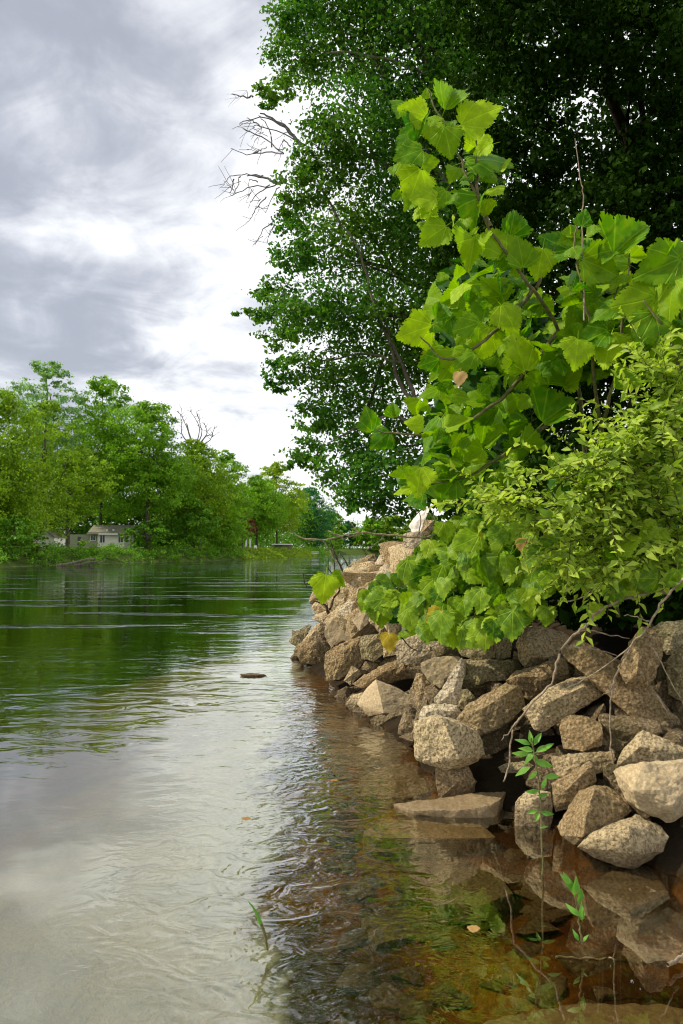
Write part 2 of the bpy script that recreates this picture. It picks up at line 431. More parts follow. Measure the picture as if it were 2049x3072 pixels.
gx = axis([(-900, -120, 14), (-120, -36, 30), (-36, -6, 50), (-6, -1.5, 30), (-1.5, 3.5, 80), (3.5, 12, 35), (12, 60, 30), (60, 900, 16)])
gy = axis([(-40, 0, 14), (0, 2, 12), (2, 8, 96), (8, 16, 60), (16, 40, 40), (40, 120, 70), (120, 360, 60), (360, 1500, 14)])
GX, GY = np.meshgrid(gx, gy)
P2 = np.stack([GX.ravel(), GY.ravel()], 1)
Z = ground_z(P2)
nx, ny = len(gx), len(gy)
idx = np.arange(nx * ny).reshape(ny, nx)
gf = np.stack([idx[:-1, :-1].ravel(), idx[:-1, 1:].ravel(), idx[1:, 1:].ravel(), idx[1:, :-1].ravel()], 1)
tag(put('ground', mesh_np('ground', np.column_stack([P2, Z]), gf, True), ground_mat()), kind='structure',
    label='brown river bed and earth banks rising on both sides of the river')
wv = [(-600, -40, 0), (900, -40, 0), (900, 420, 0), (-600, 420, 0)]
tag(put('water', mesh_np('water', wv, [(0, 1, 2, 3)]), water_mat()), kind='structure', label='calm river water reflecting cloud and trees')

# ------------------------------------------------------------------ trees
def rand_dirs(n):
    v = rng.normal(size=(n, 3)); return v / np.linalg.norm(v, axis=1, keepdims=True)

def leaf_cloud(centers, outward, size, aspect=0.62, droop=0.25, up=0.5, tri=False):
    """one bent rhombus per centre (two triangles sharing a crease), returns verts, faces"""
    n = len(centers)
    nrm = outward * 0.6 + rand_dirs(n) * 0.9 + np.array([0, 0, up])
    nrm /= np.linalg.norm(nrm, axis=1, keepdims=True)
    t = np.cross(nrm, rand_dirs(n)); t[:, 2] -= droop
    t -= nrm * np.sum(t * nrm, axis=1, keepdims=True)
    t /= np.linalg.norm(t, axis=1, keepdims=True) + 1e-9
    b = np.cross(nrm, t)
    s = size * rng.uniform(0.6, 1.35, (n, 1))
    a = aspect * rng.uniform(0.8, 1.2, (n, 1))
    v = np.empty((n, 4, 3))
    v[:, 0] = centers - t * s * 0.5
    v[:, 1] = centers + b * s * a * 0.5 + nrm * s * 0.10
    v[:, 2] = centers + t * s * 0.5 - nrm * s * 0.10
    v[:, 3] = centers - b * s * a * 0.5 + nrm * s * 0.10
    if tri:                                   # a far leaf spray: one pointed triangle
        v = v[:, [0, 1, 3]]; v[:, 0] = centers + t * s * .55
        return v.reshape(-1, 3), np.arange(n * 3).reshape(n, 3)
    f = np.arange(n * 4).reshape(n, 4)
    return v.reshape(-1, 3), f

def clumped(blobs, k, clump=28, spread=0.16, flat=0.75):
    """leaf centres in clumps through blobs (c, r, n); returns centres and outward directions"""
    C, O = [], []
    for c, r, n in blobs:
        n = int(n * k)
        if n < 1: continue
        m = max(2, n // clump)
        d = rand_dirs(m)
        rad = r * rng.uniform(0.15, 1.0, (m, 1)) ** 0.45
        cl = d * rad * np.array([1, 1, flat])
        pick = rng.integers(0, m, n)
        off = rng.normal(size=(n, 3)) * r * spread * np.array([1, 1, 0.45])
        p = cl[pick] + off
        C.append(np.array(c) + p)
        O.append(p / (np.linalg.norm(p, axis=1, keepdims=True) + 1e-6))
    return np.vstack(C), np.vstack(O)

def limb_path(a, b, sag=0.1, k=5):
    a, b = Vector(a), Vector(b)
    L = (b - a).length
    mid = (a + b) / 2 + Vector((random.gauss(0, .08), random.gauss(0, .08), sag)) * L
    return wobble([a, mid, b], L * 0.012, k)

def tree(name, label, base, blobs, k, leaf, mat, r0, cat='tree', group=None, bark=None, lean=None, nlimb=8, up=0.5, clump=28, spread=0.16, tri=False):
    root = empty(name, base); tag(root, label, cat, group)
    cs = np.array([b[0] for b in blobs])
    top = Vector(cs[np.argmax(cs[:, 2])]); b0 = Vector(base)
    mid = Vector(cs.mean(0)) if lean is None else Vector(lean)
    tr = Tubes()
    path = wobble([b0 - Vector((0, 0, .3)), b0.lerp(mid, .4) + Vector((0, 0, (mid.z - b0.z) * .1)), mid, mid.lerp(top, .85)], r0 * .15, 5)
    tr.add(path, r0, r0 * .18, 8)
    put('trunk', tr.mesh('trunk'), bark or M_BARK, root)
    order = sorted(blobs, key=lambda b: -b[1])[:nlimb]
    for c, r, n in order:
        st = path[random.randint(int(len(path) * .35), int(len(path) * .8))]
        t = Tubes(); pts = limb_path(st, Vector(c), .06); t.add(pts, r0 * .34, r0 * .06, 6)
        for q in range(3):
            e = Vector(c) + Vector(rand_dirs(1)[0]) * r * .8
            t.add(limb_path(pts[random.randint(len(pts) // 2, len(pts) - 2)], e, .04, 3), r0 * .1, r0 * .025, 5)
        put('limb', t.mesh('limb'), bark or M_BARK, root)
    C, O = clumped(blobs, k, clump, spread)
    v, f = leaf_cloud(C, O, leaf, up=up, tri=tri)
    o = put('crown', mesh_np('crown', v, f), mat, root); o['kind'] = 'stuff'
    return root

def px_blobs(lst, d, kk, jitter=0.0):
    out = []
    for e in lst:
        px, py, r = e[:3]; dd = d + random.uniform(-jitter, jitter) + (e[3] if len(e) > 3 else 0)
        p = at(px, py, dd)
        out.append((tuple(p), r / F * dd, r * r * kk))
    return out

# --- right bank: the big maple over the river and darker trees behind
T1 = [(1010, -60, 190), (1230, -40, 230), (1000, 110, 185), (900, 60, 95), (880, 190, 100), (1230, 180, 230), (835, 270, 62), (800, 300, 40), (1060, 370, 150),
      (1250, 400, 200), (985, 470, 110), (920, 560, 95), (1150, 590, 170), (905, 660, 80), (860, 620, 40), (880, 770, 75), (1010, 740, 140), (1200, 780, 190), (830, 880, 70), (775, 920, 60),
      (735, 945, 34), (930, 930, 120), (850, 1010, 70), (1080, 960, 150), (870, 1110, 75), (835, 1150, 45), (1010, 1120, 120), (1180, 1120, 160), (940, 1250, 80), (1080, 1270, 140), (930, 1360, 75),
      (1040, 1400, 110), (900, 1400, 40), (1150, 1430, 120), (1080, 1500, 70), (1180, 1530, 70), (1300, 1350, 170), (1330, 1000, 220), (1380, 700, 230), (1420, 350, 240), (1450, 50, 240)]
b1 = px_blobs(T1, 19.0, 0.112, 1.6)
base1 = Vector((6.0, 21.0, gz(6.0, 21.0)))
main_tree = tree('maple_tree', 'tall leafy maple overhanging the river above the heap of broken concrete', base1, b1, 1.0, 0.115, M_T_MAIN, 0.36,
                 lean=at(1480, 900, 20), nlimb=16, clump=26, spread=0.19)
for pth, r_ in (([(1270, 1280), (1205, 1090), (1130, 940), (1080, 760), (1010, 650)], .055), ([(1260, 1240), (1200, 1150), (1170, 1020), (1150, 930)], .06), ([(1330, 640), (1200, 520), (1080, 455), (985, 410), (905, 440)], .07),
                ([(1010, 650), (960, 560), (905, 470)], .035), ([(1205, 1090), (1100, 1060), (1000, 1080), (900, 1100)], .04), ([(1400, 300), (1250, 210), (1120, 170), (980, 160)], .06), ([(1260, 1290), (1180, 1250), (1080, 1280), (980, 1330)], .045)):
    t = Tubes(); t.add(wobble([at(x, y, 18.1) for x, y in pth], .02, 5), r_, r_ * .3, 6); put('limb', t.mesh('limb'), M_BARKPALE, main_tree)
T2 = [(1500, -80, 230), (1750, -60, 250), (2000, -50, 250), (2250, 100, 280), (1620, 130, 210), (1850, 120, 200), (2080, 200, 220), (1520, 330, 190), (1930, 420, 170), (2120, 480, 240), (1560, 560, 190),
      (1720, 560, 190), (1900, 650, 230), (2120, 760, 260), (1480, 760, 200), (1680, 820, 230), (1500, 1000, 200), (1700, 1060, 230), (1950, 1000, 260), (2150, 1100, 260), (1800, 1300, 260),
      (1560, 1250, 220), (2050, 1400, 260), (1600, 1500, 230), (1850, 1560, 230), (2100, 1650, 220), (1400, 1450, 160), (1720, 1700, 160), (1920, 1780, 150), (1400, 1620, 110)]
b2 = px_blobs(T2, 13.0, 0.068, 1.8)
base2 = Vector((6.8, 14.5, gz(6.8, 14.5)))
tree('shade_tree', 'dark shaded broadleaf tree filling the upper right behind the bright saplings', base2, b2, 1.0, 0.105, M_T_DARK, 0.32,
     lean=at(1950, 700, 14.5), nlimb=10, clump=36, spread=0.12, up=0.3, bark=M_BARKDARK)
T3 = [(1500 + 230 * i, 100 + 330 * j, 300) for i in range(5) for j in range(5)]
b3 = px_blobs(T3, 27.0, 0.013, 3.0)
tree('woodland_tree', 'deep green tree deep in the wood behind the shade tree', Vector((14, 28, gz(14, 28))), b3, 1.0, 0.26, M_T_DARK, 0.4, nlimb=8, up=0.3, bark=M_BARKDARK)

# bare dead boughs sticking out of the maple over the water
def bough(label, spine, twigs, d, r0):
    root = empty('dead_branch', at(*spine[0], d)); tag(root, label, 'branch', 'dead boughs of the maple')
    t = Tubes(); sp = wobble([at(x, y, d) for x, y in spine], 0.015, 4); t.add(sp, r0, r0 * .3, 6)
    put('bough', t.mesh('bough'), M_DEAD, root)
    for tw in twigs:
        t = Tubes(); t.add(wobble([at(x, y, d + random.uniform(-.3, .3)) for x, y in tw], 0.012, 4), r0 * .38, r0 * .13, 5)
        for _ in range(3):
            a = Vector(at(*tw[-1], d)).lerp(at(*tw[0], d), random.uniform(0, .7))
            t.add(wobble([a, a + Vector((-random.uniform(.1, .4), random.gauss(0, .1), random.gauss(-.08, .22)))], .01, 3), r0 * .17, r0 * .08, 4)
        put('twig', t.mesh('twig'), M_DEAD, root)

bough('upper bare grey dead bough fanning out over the water beside the maple', [(905, 440), (870, 395), (830, 362), (780, 340)],
      [[(870, 395), (800, 355), (730, 365), (720, 372)], [(905, 440), (850, 400), (770, 378), (760, 380)], [(850, 462), (800, 420), (740, 390), (725, 382)],
       [(850, 462), (800, 455), (740, 463), (692, 445)], [(815, 440), (812, 400), (790, 360), (775, 345)], [(780, 378), (758, 362), (740, 355)], [(890, 420), (860, 380), (840, 360)],
       [(870, 440), (850, 420), (845, 450)], [(760, 460), (780, 450), (800, 440)]], 18.0, 0.05)
bough('lower drooping dead bough with curled bare twigs beside the maple', [(860, 540), (830, 550), (790, 530), (740, 528)],
      [[(790, 530), (740, 526), (690, 530), (672, 552)], [(810, 560), (760, 560), (700, 585), (690, 582)], [(830, 555), (790, 570), (755, 600), (745, 625)],
       [(800, 590), (775, 620), (755, 650), (745, 665)], [(770, 545), (748, 540), (745, 590)], [(840, 560), (820, 585), (795, 640)], [(700, 540), (695, 565), (688, 580)],
       [(720, 530), (712, 560), (700, 585)], [(815, 670), (790, 690), (765, 735)], [(825, 675), (808, 700), (800, 732)]], 18.0, 0.045)
bough('short bare twig poking left from the leafy tip high on the maple', [(760, 290), (730, 290), (695, 281)], [[(745, 290), (740, 270)], [(720, 289), (705, 292)]], 18.0, 0.025)

# --- far bank
def far_tree(label, px, top, d, half, mat, kind='riverside_tree', leaf=0.36, low=1660, k=1.0, fill=12, r0=0.28, group='trees on the far bank', lean=None, shape=1.0, bark=None):
    base = at(px, HOR, d); base.z = gz(base.x, base.y)
    topz = at(px, top, d).z; lowz = max(base.z + .4, at(px, low, d).z)
    W = half / F * d; H = (topz - lowz) / 2; cz = (topz + lowz) / 2
    bl = []
    for i in range(fill):
        q = (i + .5) / fill; zz = -0.92 + 1.72 * q
        wr = W * math.sqrt(max(0.05, 1 - (zz * .92) ** 2)) * (1.0 if zz < 0 else shape)
        a = i * 2.4 + random.uniform(-.5, .5); rr = wr * random.uniform(.35, .62)
        r = min(W, H) * random.uniform(.34, .62) * (1.15 if zz < .2 else .9)
        bl.append(((base.x + rr * math.cos(a), base.y + rr * math.sin(a) * .8, cz + zz * (H - r * .4)), r, (r / d * F) ** 2 * 0.055 / (leaf / d * 788 / 3.2) ** 2))
    bl.append(((base.x, base.y, topz - .28 * W), .3 * W, 160 * (3.2 / (leaf / d * 788)) ** 2 * (half / 100) ** 2))
    return tree(kind, label, base, bl, k * 5.0, leaf * 1.15, mat, r0, group=group, nlimb=7, lean=lean, clump=34, spread=.13, bark=bark, tri=True)

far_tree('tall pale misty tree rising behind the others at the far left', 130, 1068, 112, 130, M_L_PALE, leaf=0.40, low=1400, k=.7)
far_tree('broad olive green tree overhanging the far bank left of the white house', -10, 1150, 80, 190, M_L_OLIVE, leaf=.32, low=1640, fill=16, r0=.4, k=.8)
far_tree('olive green tree with a bumpy crown in front of the tall misty tree', 130, 1190, 88, 130, M_L_OLIVE, leaf=.34, low=1622, fill=13, r0=.35, k=.8)
far_tree('round topped green tree directly behind the white house', 300, 1120, 118, 140, M_L_MID, leaf=.42, low=1560, fill=14)
far_tree('wide spreading tree with a forked dark trunk beside the white house', 440, 1195, 113, 150, M_L_MID, leaf=.4, low=1540, fill=14, r0=.42)
far_tree('low olive tree between the house trunk and the dead tree', 200, 1340, 94, 150, M_L_OLIVE, leaf=.34, low=1560, fill=10)
far_tree('olive green tree right under the bare dead treetop', 580, 1310, 124, 130, M_L_OLIVE, leaf=.42, low=1600, fill=12)
far_tree('dense green tree between the dead treetop and the red shrub', 670, 1345, 133, 100, M_L_MID, leaf=.40, low=1640, fill=12)
far_tree('green tree standing over the red shrub by the lawn', 770, 1420, 165, 95, M_L_MID, leaf=.46, low=1610, fill=12)
far_tree('yellow green tree standing over the lawn on the far bank', 830, 1380, 186, 90, M_L_YEL, leaf=.5, low=1600, fill=13)
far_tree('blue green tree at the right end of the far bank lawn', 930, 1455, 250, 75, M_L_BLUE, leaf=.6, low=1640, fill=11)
far_tree('dark olive tree in the distance just right of the lawn end', 985, 1535, 300, 60, M_L_MID, leaf=.85, low=1650, fill=9, k=2.2)
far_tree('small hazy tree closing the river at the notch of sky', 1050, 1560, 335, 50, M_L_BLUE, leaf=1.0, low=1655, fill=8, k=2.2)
far_tree('rounded distant tree behind the crossing bare twig', 1110, 1548, 330, 60, M_L_MID, leaf=1.0, low=1655, fill=9, k=2.2)
far_tree('rounded distant tree beside the white slab on the rock heap', 1185, 1540, 335, 70, M_L_OLIVE, leaf=1.0, low=1655, fill=9, k=2.2)
far_tree('distant tree mostly hidden behind the top of the rock heap', 1280, 1535, 335, 80, M_L_MID, leaf=1.0, low=1655, fill=9, k=2.2)
far_tree('bushy overhanging shrub dipping its leaves towards the far water', 560, 1470, 119, 95, M_L_DARK, 'bank_shrub', .40, 1688, fill=12, r0=.12, group='shrubs on the far bank')
far_tree('light green shrub at the right end of the overhanging bank growth', 665, 1510, 127, 68, M_L_MID, 'bank_shrub', .4, 1685, fill=10, r0=.1, group='shrubs on the far bank')
far_tree('dark shrub on the far bank below the forked trunk', 450, 1550, 109, 75, M_L_DARK, 'bank_shrub', .38, 1690, fill=9, r0=.1, group='shrubs on the far bank')
far_tree('dark shrub at the far left edge of the bank by the water', 40, 1540, 76, 95, M_L_DARK, 'bank_shrub', .28, 1690, fill=9, r0=.1, group='shrubs on the far bank')
far_tree('leafy shrub hiding the foot of the white shed', 112, 1588, 80, 58, M_L_DARK, 'bank_shrub', .28, 1672, fill=8, r0=.08, group='shrubs on the far bank')
far_tree('leafy shrub covering the right end of the white house', 392, 1585, 106, 42, M_L_DARK, 'bank_shrub', .34, 1668, fill=8, r0=.08, group='shrubs on the far bank')
far_tree('low shrub in front of the olive side wing of the house', 245, 1618, 98, 36, M_L_MID, 'bank_shrub', .3, 1672, fill=7, r0=.08, group='shrubs on the far bank')
far_tree('dull red leaved shrub on the far bank left of the lawn', 728, 1505, 140, 46, M_L_RED, 'red_shrub', .36, 1610, fill=8, r0=.1, group='shrubs on the far bank')

# dead treetop
dt = at(600, HOR, 125); dt.z = gz(dt.x, dt.y)
root = tag(empty('dead_tree', dt), 'leafless dead tree showing bare grey top above the far bank trees', 'tree')
t = Tubes(); t.add(wobble([dt, at(585, 1500, 125), at(575, 1340, 125), at(560, 1270, 125)], .04), .3, .08, 7); put('trunk', t.mesh('trunk'), M_DEAD, root)
for br in ([(575, 1350), (600, 1290), (570, 1228)], [(590, 1340), (605, 1290), (590, 1235)], [(575, 1340), (560, 1280), (530, 1232)], [(590, 1345), (620, 1300), (612, 1262)],
           [(590, 1345), (630, 1320), (645, 1275)], [(600, 1330), (625, 1305), (640, 1310)], [(570, 1330), (545, 1300), (545, 1225)]):
    t = Tubes(); p = [at(x, y, 125) for x, y in br]; t.add(wobble(p, .08, 4), .12, .035, 5)
    for _ in range(6):
        a = p[1].lerp(p[2], random.random()); t.add(wobble([a, a + Vector((random.gauss(.1, .5), 0, random.uniform(.2, .9)))], .05, 3), .045, .02, 4)
    put('limb', t.mesh('limb'), M_DEAD, root)

# a mass of woodland behind, undergrowth on the bank, lawn
def mass(name, label, pts_r, k, leaf, mat, tri=False):
    C, O = clumped(pts_r, k, 24, .24)
    v, f = leaf_cloud(C, O, leaf, tri=tri)
    return tag(put(name, mesh_np(name, v, f), mat), label, kind='stuff')
bl = []
for px in range(-300, 960, 34):
    d = 150 + max(0, px - 600) * .32
    for py in (1420 + max(0, px - 500) * .32, 1530, 1600, 1640):
        p = at(px, py + random.uniform(-15, 10), d + random.uniform(-6, 6)); bl.append((tuple(p), 56 / F * d, 800))
for px in range(900, 1340, 40):
    p = at(px, 1605, 350); bl.append((tuple(p), 9, 900)); p = at(px, 1640, 345); bl.append((tuple(p), 8, 800))
mass('woodland', 'far off wood closing the view behind the far bank trees', bl, 1.0, .85, M_L_DARK, True)
bl = []
for a, b in zip(SHORE_L[1:10], SHORE_L[2:11]):
    seg = np.linalg.norm(b - a); n = int(seg / .55)
    for i in range(n):
        p = a + (b - a) * (i + random.random()) / n
        if 136 < p[1] < 228: continue
        off = random.uniform(.2, 3.2); x = p[0] - off * .9; y = p[1] + off * .3
        z = gz(x, y); r = random.uniform(.45, 1.05) * (1 + p[1] / 240)
        bl.append(((x, y, z + r * .4), r, 130))
mass('undergrowth', 'low leafy undergrowth along the waterline of the far bank', bl, 1.0, .30, M_L_DARK, True)
# lawn strip as blades
g = []
for _ in range(9000):
    y = random.uniform(133, 232); x = float(np.interp(y, SHORE_L[:, 1], SHORE_L[:, 0])) - random.random() ** 1.4 * 9 + .2
    g.append((x, y))
g = np.array(g); zz = ground_z(g)
C = np.column_stack([g, zz + .18]); v, f = leaf_cloud(C, np.tile([0, 0, .2], (len(C), 1)), .62, .5, 0, .2)
tag(put('grass', mesh_np('grass', v, f), M_GRASS), 'bright yellow green grass sloping to the river on the far bank', kind='stuff')

# ------------------------------------------------------------------ houses, shelter and dock on the far bank
def box(bm, x0, x1, y0, y1, z0, z1):
    vs = [bm.verts.new((x, y, z)) for x in (x0, x1) for y in (y0, y1) for z in (z0, z1)]
    for q in ((0, 1, 3, 2), (4, 6, 7, 5), (0, 4, 5, 1), (2, 3, 7, 6), (0, 2, 6, 4), (1, 5, 7, 3)): bm.faces.new([vs[i] for i in q])
def boxo(name, mat, parent, *dims):
    bm = bmesh.new()
    for dd in (dims if isinstance(dims[0], tuple) else [dims]): box(bm, *dd)
    bmesh.ops.recalc_face_normals(bm, faces=bm.faces)
    me = bpy.data.meshes.new(name); bm.to_mesh(me); bm.free()
    return put(name, me, mat, parent)
def prism(name, mat, parent, prof, axis_, a0, a1):
    """extrude a profile [(p,z)] along x or y"""
    bm = bmesh.new(); rows = []
    for a in (a0, a1): rows.append([bm.verts.new((a, p, z) if axis_ == 'x' else (p, a, z)) for p, z in prof])
    bm.faces.new(rows[0]); bm.faces.new(rows[1][::-1]); n = len(prof)
    for i in range(n): bm.faces.new((rows[0][i], rows[1][i], rows[1][(i + 1) % n], rows[0][(i + 1) % n]))
    bmesh.ops.recalc_face_normals(bm, faces=bm.faces)
    me = bpy.data.meshes.new(name); bm.to_mesh(me); bm.free()
    return put(name, me, mat, parent)
M_SIDING = plain_mat('white_siding', (0.62, 0.60, 0.50), (0.75, 0.73, 0.62), 3.0, .7, .2, (.3, .3, 8))
M_DULL = plain_mat('dull_siding', (0.22, 0.24, 0.14), (0.30, 0.31, 0.2), 3.0, .8, .2, (.3, .3, 8))
M_ROOF = plain_mat('weathered_shingles', (0.13, 0.13, 0.085), (0.22, 0.21, 0.15), 4.0, .9, .5)
M_TRIM = plain_mat('white_trim', (0.78, 0.78, 0.74), (0.84, 0.84, 0.80), 3.0, .6, .05)
M_PANE = plain_mat('dark_window_glass', (0.01, 0.013, 0.012), (0.02, 0.025, 0.02), 2.0, .08, 0, spec=.5)
D = 112.0
def hx(px): return at(px, HOR, D).x
def hz(py): return at(0, py, D).z
gh = hz(1646)
root = tag(empty('riverside_house', (hx(330), D + 2, gh)), 'small white house with shallow grey roof half hidden by far bank trees', 'house')
boxo('wall', M_SIDING, root, hx(292), hx(372), D, D + 5, gh - 2.5, hz(1604))
ext = boxo('annex_wall', M_DULL, root, hx(205), hx(291.5), D + .5, D + 5, gh - 2.5, hz(1603)); ext['label'] = 'dull olive side wing of the house'
prism('roof', M_ROOF, root, [(D - .5, hz(1603.5)), (D + 2.6, hz(1577)), (D + 5.6, hz(1603.5)), (D + 5.6, hz(1601)), (D + 2.6, hz(1574)), (D - .5, hz(1601))], 'x', hx(262), hx(420))
boxo('fascia', M_TRIM, root, hx(298), hx(356), D - .56, D - .51, hz(1604.2), hz(1600.6))
for x0, x1, y0, y1, yy in ((300, 314, 1606, 1628, D), (355, 369, 1606, 1628, D), (269, 282, 1607, 1621, D + .5)):
    w = boxo('window', M_TRIM, root, (hx(x0) - .06, hx(x0), yy - .06, yy - .003, hz(y1), hz(y0)), (hx(x1), hx(x1) + .06, yy - .06, yy - .003, hz(y1), hz(y0)),
             (hx(x0) - .06, hx(x1) + .06, yy - .07, yy - .003, hz(y1) - .07, hz(y1)), ((hx(x0) + hx(x1)) / 2 - .02, (hx(x0) + hx(x1)) / 2 + .02, yy - .06, yy - .025, hz(y1), hz(y0)))
    boxo('pane', M_PANE, w, hx(x0), hx(x1), yy - .02, yy - .004, hz(y1), hz(y0))
boxo('door', M_PANE, root, hx(229), hx(238), D + .44, D + .497, hz(1640), hz(1610))
for vx in (313, 333): boxo('roof_vent', M_TRIM, root, hx(vx), hx(vx + 5), D + .6, D + 1.0, hz(1597), hz(1588))
D = 86.0
root = tag(empty('white_shed', (hx(130), D + 2, gh)), 'small white gabled shed glimpsed between dark trunks left of the house', 'shed')
prism('wall', M_SIDING, root, [(hx(100), hz(1645)), (hx(162), hz(1645)), (hx(162), hz(1612)), (hx(134), hz(1592)), (hx(100), hz(1612))], 'y', D, D + 3.5)
prism('roof', M_ROOF, root, [(hx(96), hz(1613)), (hx(134), hz(1590.5)), (hx(166), hz(1613)), (hx(166), hz(1610)), (hx(134), hz(1587)), (hx(96), hz(1610))], 'y', D - .3, D + 3.8)
D = 176.0
root = tag(empty('picnic_shelter', (hx(845), D, gz(hx(845), D))), 'low open shelter with white edged flat roof above the far lawn', 'shelter')
boxo('roof', M_TRIM, root, hx(816), hx(876), D - 1, D + 3, hz(1634.5), hz(1631.5))
for px in (822, 836, 852, 866): boxo('post', M_BARKPALE, root, hx(px), hx(px + 2.5), D - .9, D - .7, gz(hx(px), D) - .2, hz(1634.6))
boxo('table', M_BARKPALE, root, hx(838), hx(858), D, D + 1, hz(1642), hz(1640.5))
boxo('back_wall', M_DULL, root, hx(818), hx(874), D + 2.7, D + 2.9, gz(hx(845), D) - .3, hz(1634.7))
D = 150.0
for i, px in enumerate((736, 748)):
    r = tag(empty('white_post', (hx(px), D, gz(hx(px), D))), ('left' if i == 0 else 'right') + ' one of two white posts beside the red shrub on the far bank', 'post', 'white posts on the far bank')
    boxo('shaft', M_TRIM, r, hx(px), hx(px + 4.5), D, D + .25, gz(hx(px), D) - .1, hz(1619)); boxo('cap', M_TRIM, r, hx(px - .7), hx(px + 5.2), D - .05, D + .3, hz(1619) + .003, hz(1617))
r = tag(empty('lawn_chair', (hx(765), D, gz(hx(765), D))), 'tiny white lawn chair on the far lawn beside the posts', 'chair')
boxo('seat', M_TRIM, r, hx(762), hx(769), D, D + .45, hz(1642.5), hz(1641.5)); boxo('backrest', M_TRIM, r, hx(762), hx(769), D + .45, D + .52, hz(1642.5), hz(1636))
for px in (762, 768): boxo('leg', M_TRIM, r, hx(px), hx(px + 1), D, D + .5, hz(1646), hz(1642.6))
D = 205.0
r = tag(empty('boat_dock', (hx(945), D, 0)), 'small white boat dock at the right end of the far lawn', 'dock')
for i in range(4): boxo('plank', M_TRIM, r, hx(934 + i * 5.5), hx(939 + i * 5.5), D, D + 2.5, .75, .9)
for px in (935, 953): boxo('post', M_BARKPALE, r, hx(px), hx(px + 2), D, D + .2, -1, 1.25)
boxo('rail', M_TRIM, r, hx(934), hx(956), D - .1, D - .01, 1.1, 1.25)

# driftwood along the far bank
for i, (pts, lab) in enumerate(((((172, 1697), (215, 1690), (260, 1678), (285, 1676)), 'upper pale fallen log lying along the far bank at the water'),
                               (((225, 1696), (270, 1687), (315, 1683)), 'lower pale fallen log just above the far waterline'),
                               (((265, 1694), (280, 1688), (305, 1690)), 'short forked driftwood stick right of the fallen logs'))):
    d = 77 + i * .5
    a = [at(x, y, d) for x, y in pts]
    t = Tubes(); t.add(wobble(a, .03), .16, .07, 6)
    o = tag(put('fallen_log', t.mesh('fallen_log'), M_BARKPALE), lab, 'log', 'driftwood on the far bank')
# pale stones at the lawn's edge
ROCKN = 0

# ------------------------------------------------------------------ concrete rubble
WL = [(840, 1955), (900, 1985), (960, 2012), (1000, 2045), (1050, 2110), (1120, 2155), (1225, 2172), (1245, 2290), (1320, 2385), (1420, 2385), (1560, 2405), (1650, 2450), (1800, 2560), (1900, 2600), (2100, 2660)]
def d0_of(px):
    return float(np.interp(px, [p[0] for p in WL], [EYE * F / (p[1] - HOR) for p in WL]))
K = 0.65
def slope_d(px, py):
    d0 = d0_of(px)
    if py > HOR + EYE * F / d0: return EYE * F / (py - HOR)
    return (EYE + K * d0) / ((py - HOR) / F + K)

def hull_rock(pts, mat, L, amp, name='concrete_chunk', big=0.05, soft=1, seed=0):
    bm = bmesh.new()
    for p in pts: bm.verts.new(p)
    r = bmesh.ops.convex_hull(bm, input=bm.verts)
    bmesh.ops.delete(bm, geom=[v for v in bm.verts if not v.link_faces], context='VERTS')
    for _ in range(6):
        bmesh.ops.triangulate(bm, faces=bm.faces)
        es = [e for e in bm.edges if e.calc_length() > L * 1.4]
        if not es: break
        bmesh.ops.subdivide_edges(bm, edges=es, cuts=1, use_grid_fill=False)
    bmesh.ops.triangulate(bm, faces=bm.faces)
    for _ in range(soft): bmesh.ops.smooth_vert(bm, verts=bm.verts, factor=.5, use_axis_x=True, use_axis_y=True, use_axis_z=True)
    bmesh.ops.recalc_face_normals(bm, faces=bm.faces)
    bm.normal_update()
    s = Vector((seed * 3.7, seed * 1.3, seed * 2.1))
    size = max((v.co - bm.verts[:][0].co).length for v in bm.verts[:])
    mv = []
    for v in bm.verts:
        c = v.co + s
        h = big * size * .5 * noise.noise(c * (3.2 / size)) + big * size * .25 * noise.noise(c * (8 / size))
        rdg = 1 - abs(noise.noise(c * 9.0)) * 2
        vd = noise.voronoi(c * (5.5 / size))[0]
        h += big * size * .38 * (.35 - vd[0]) + amp * (noise.noise(c * 21) * .9 + noise.noise(c * 45) * .8 + rdg * .4)
        mv.append(v.co + v.normal * h)
    for v, c in zip(bm.verts, mv): v.co = c
    me = bpy.data.meshes.new(name); bm.to_mesh(me); bm.free()
    return me

def chunk(label, outline, ridge=(), t=.55, mat=None, amp=1.0, dd=0.0, tilt=.4, name='concrete_chunk', group='broken concrete chunks along the bank', L=.0045, soft=0, cat='rock', d=None, yaw=.35):
    global ROCKN
    ROCKN += 1
    rs = random.Random(ROCKN)
    xs = [p[0] for p in outline]; ys = [p[1] for p in outline]
    cx, cy = sum(xs) / len(xs), sum(ys) / len(ys)
    h, w = max(ys) - min(ys), max(xs) - min(xs)
    d = (d or slope_d(cx, cy + h * .2)) + dd
    size = math.sqrt(w * h) / F * d
    T = t * size
    P = []
    for x, y in outline:
        rel = (cy - y) / max(1, h)
        off = tilt * T * rel - yaw * T * (x - cx) / max(1, w) + rs.uniform(-.10, .10) * T
        P.append(at(x, y, d + off))
        P.append(at(cx + (x - cx) * .9, cy + (y - cy) * .9, d + off + T * rs.uniform(.75, 1.15)))
    for x, y, q in ridge:
        P.append(at(x, y, d - q * T + tilt * T * (cy - y) / max(1, h) - yaw * T * (x - cx) / max(1, w)))
    c = at(cx, cy, d + T * .5)
    me = hull_rock([p - c for p in P], None, L * d, amp * .0013 * d, big=.04, soft=soft, seed=ROCKN)
    o = put(name, me, mat or M_ROUGH, None, Matrix.Translation(c))
    return tag(o, label, cat, group)

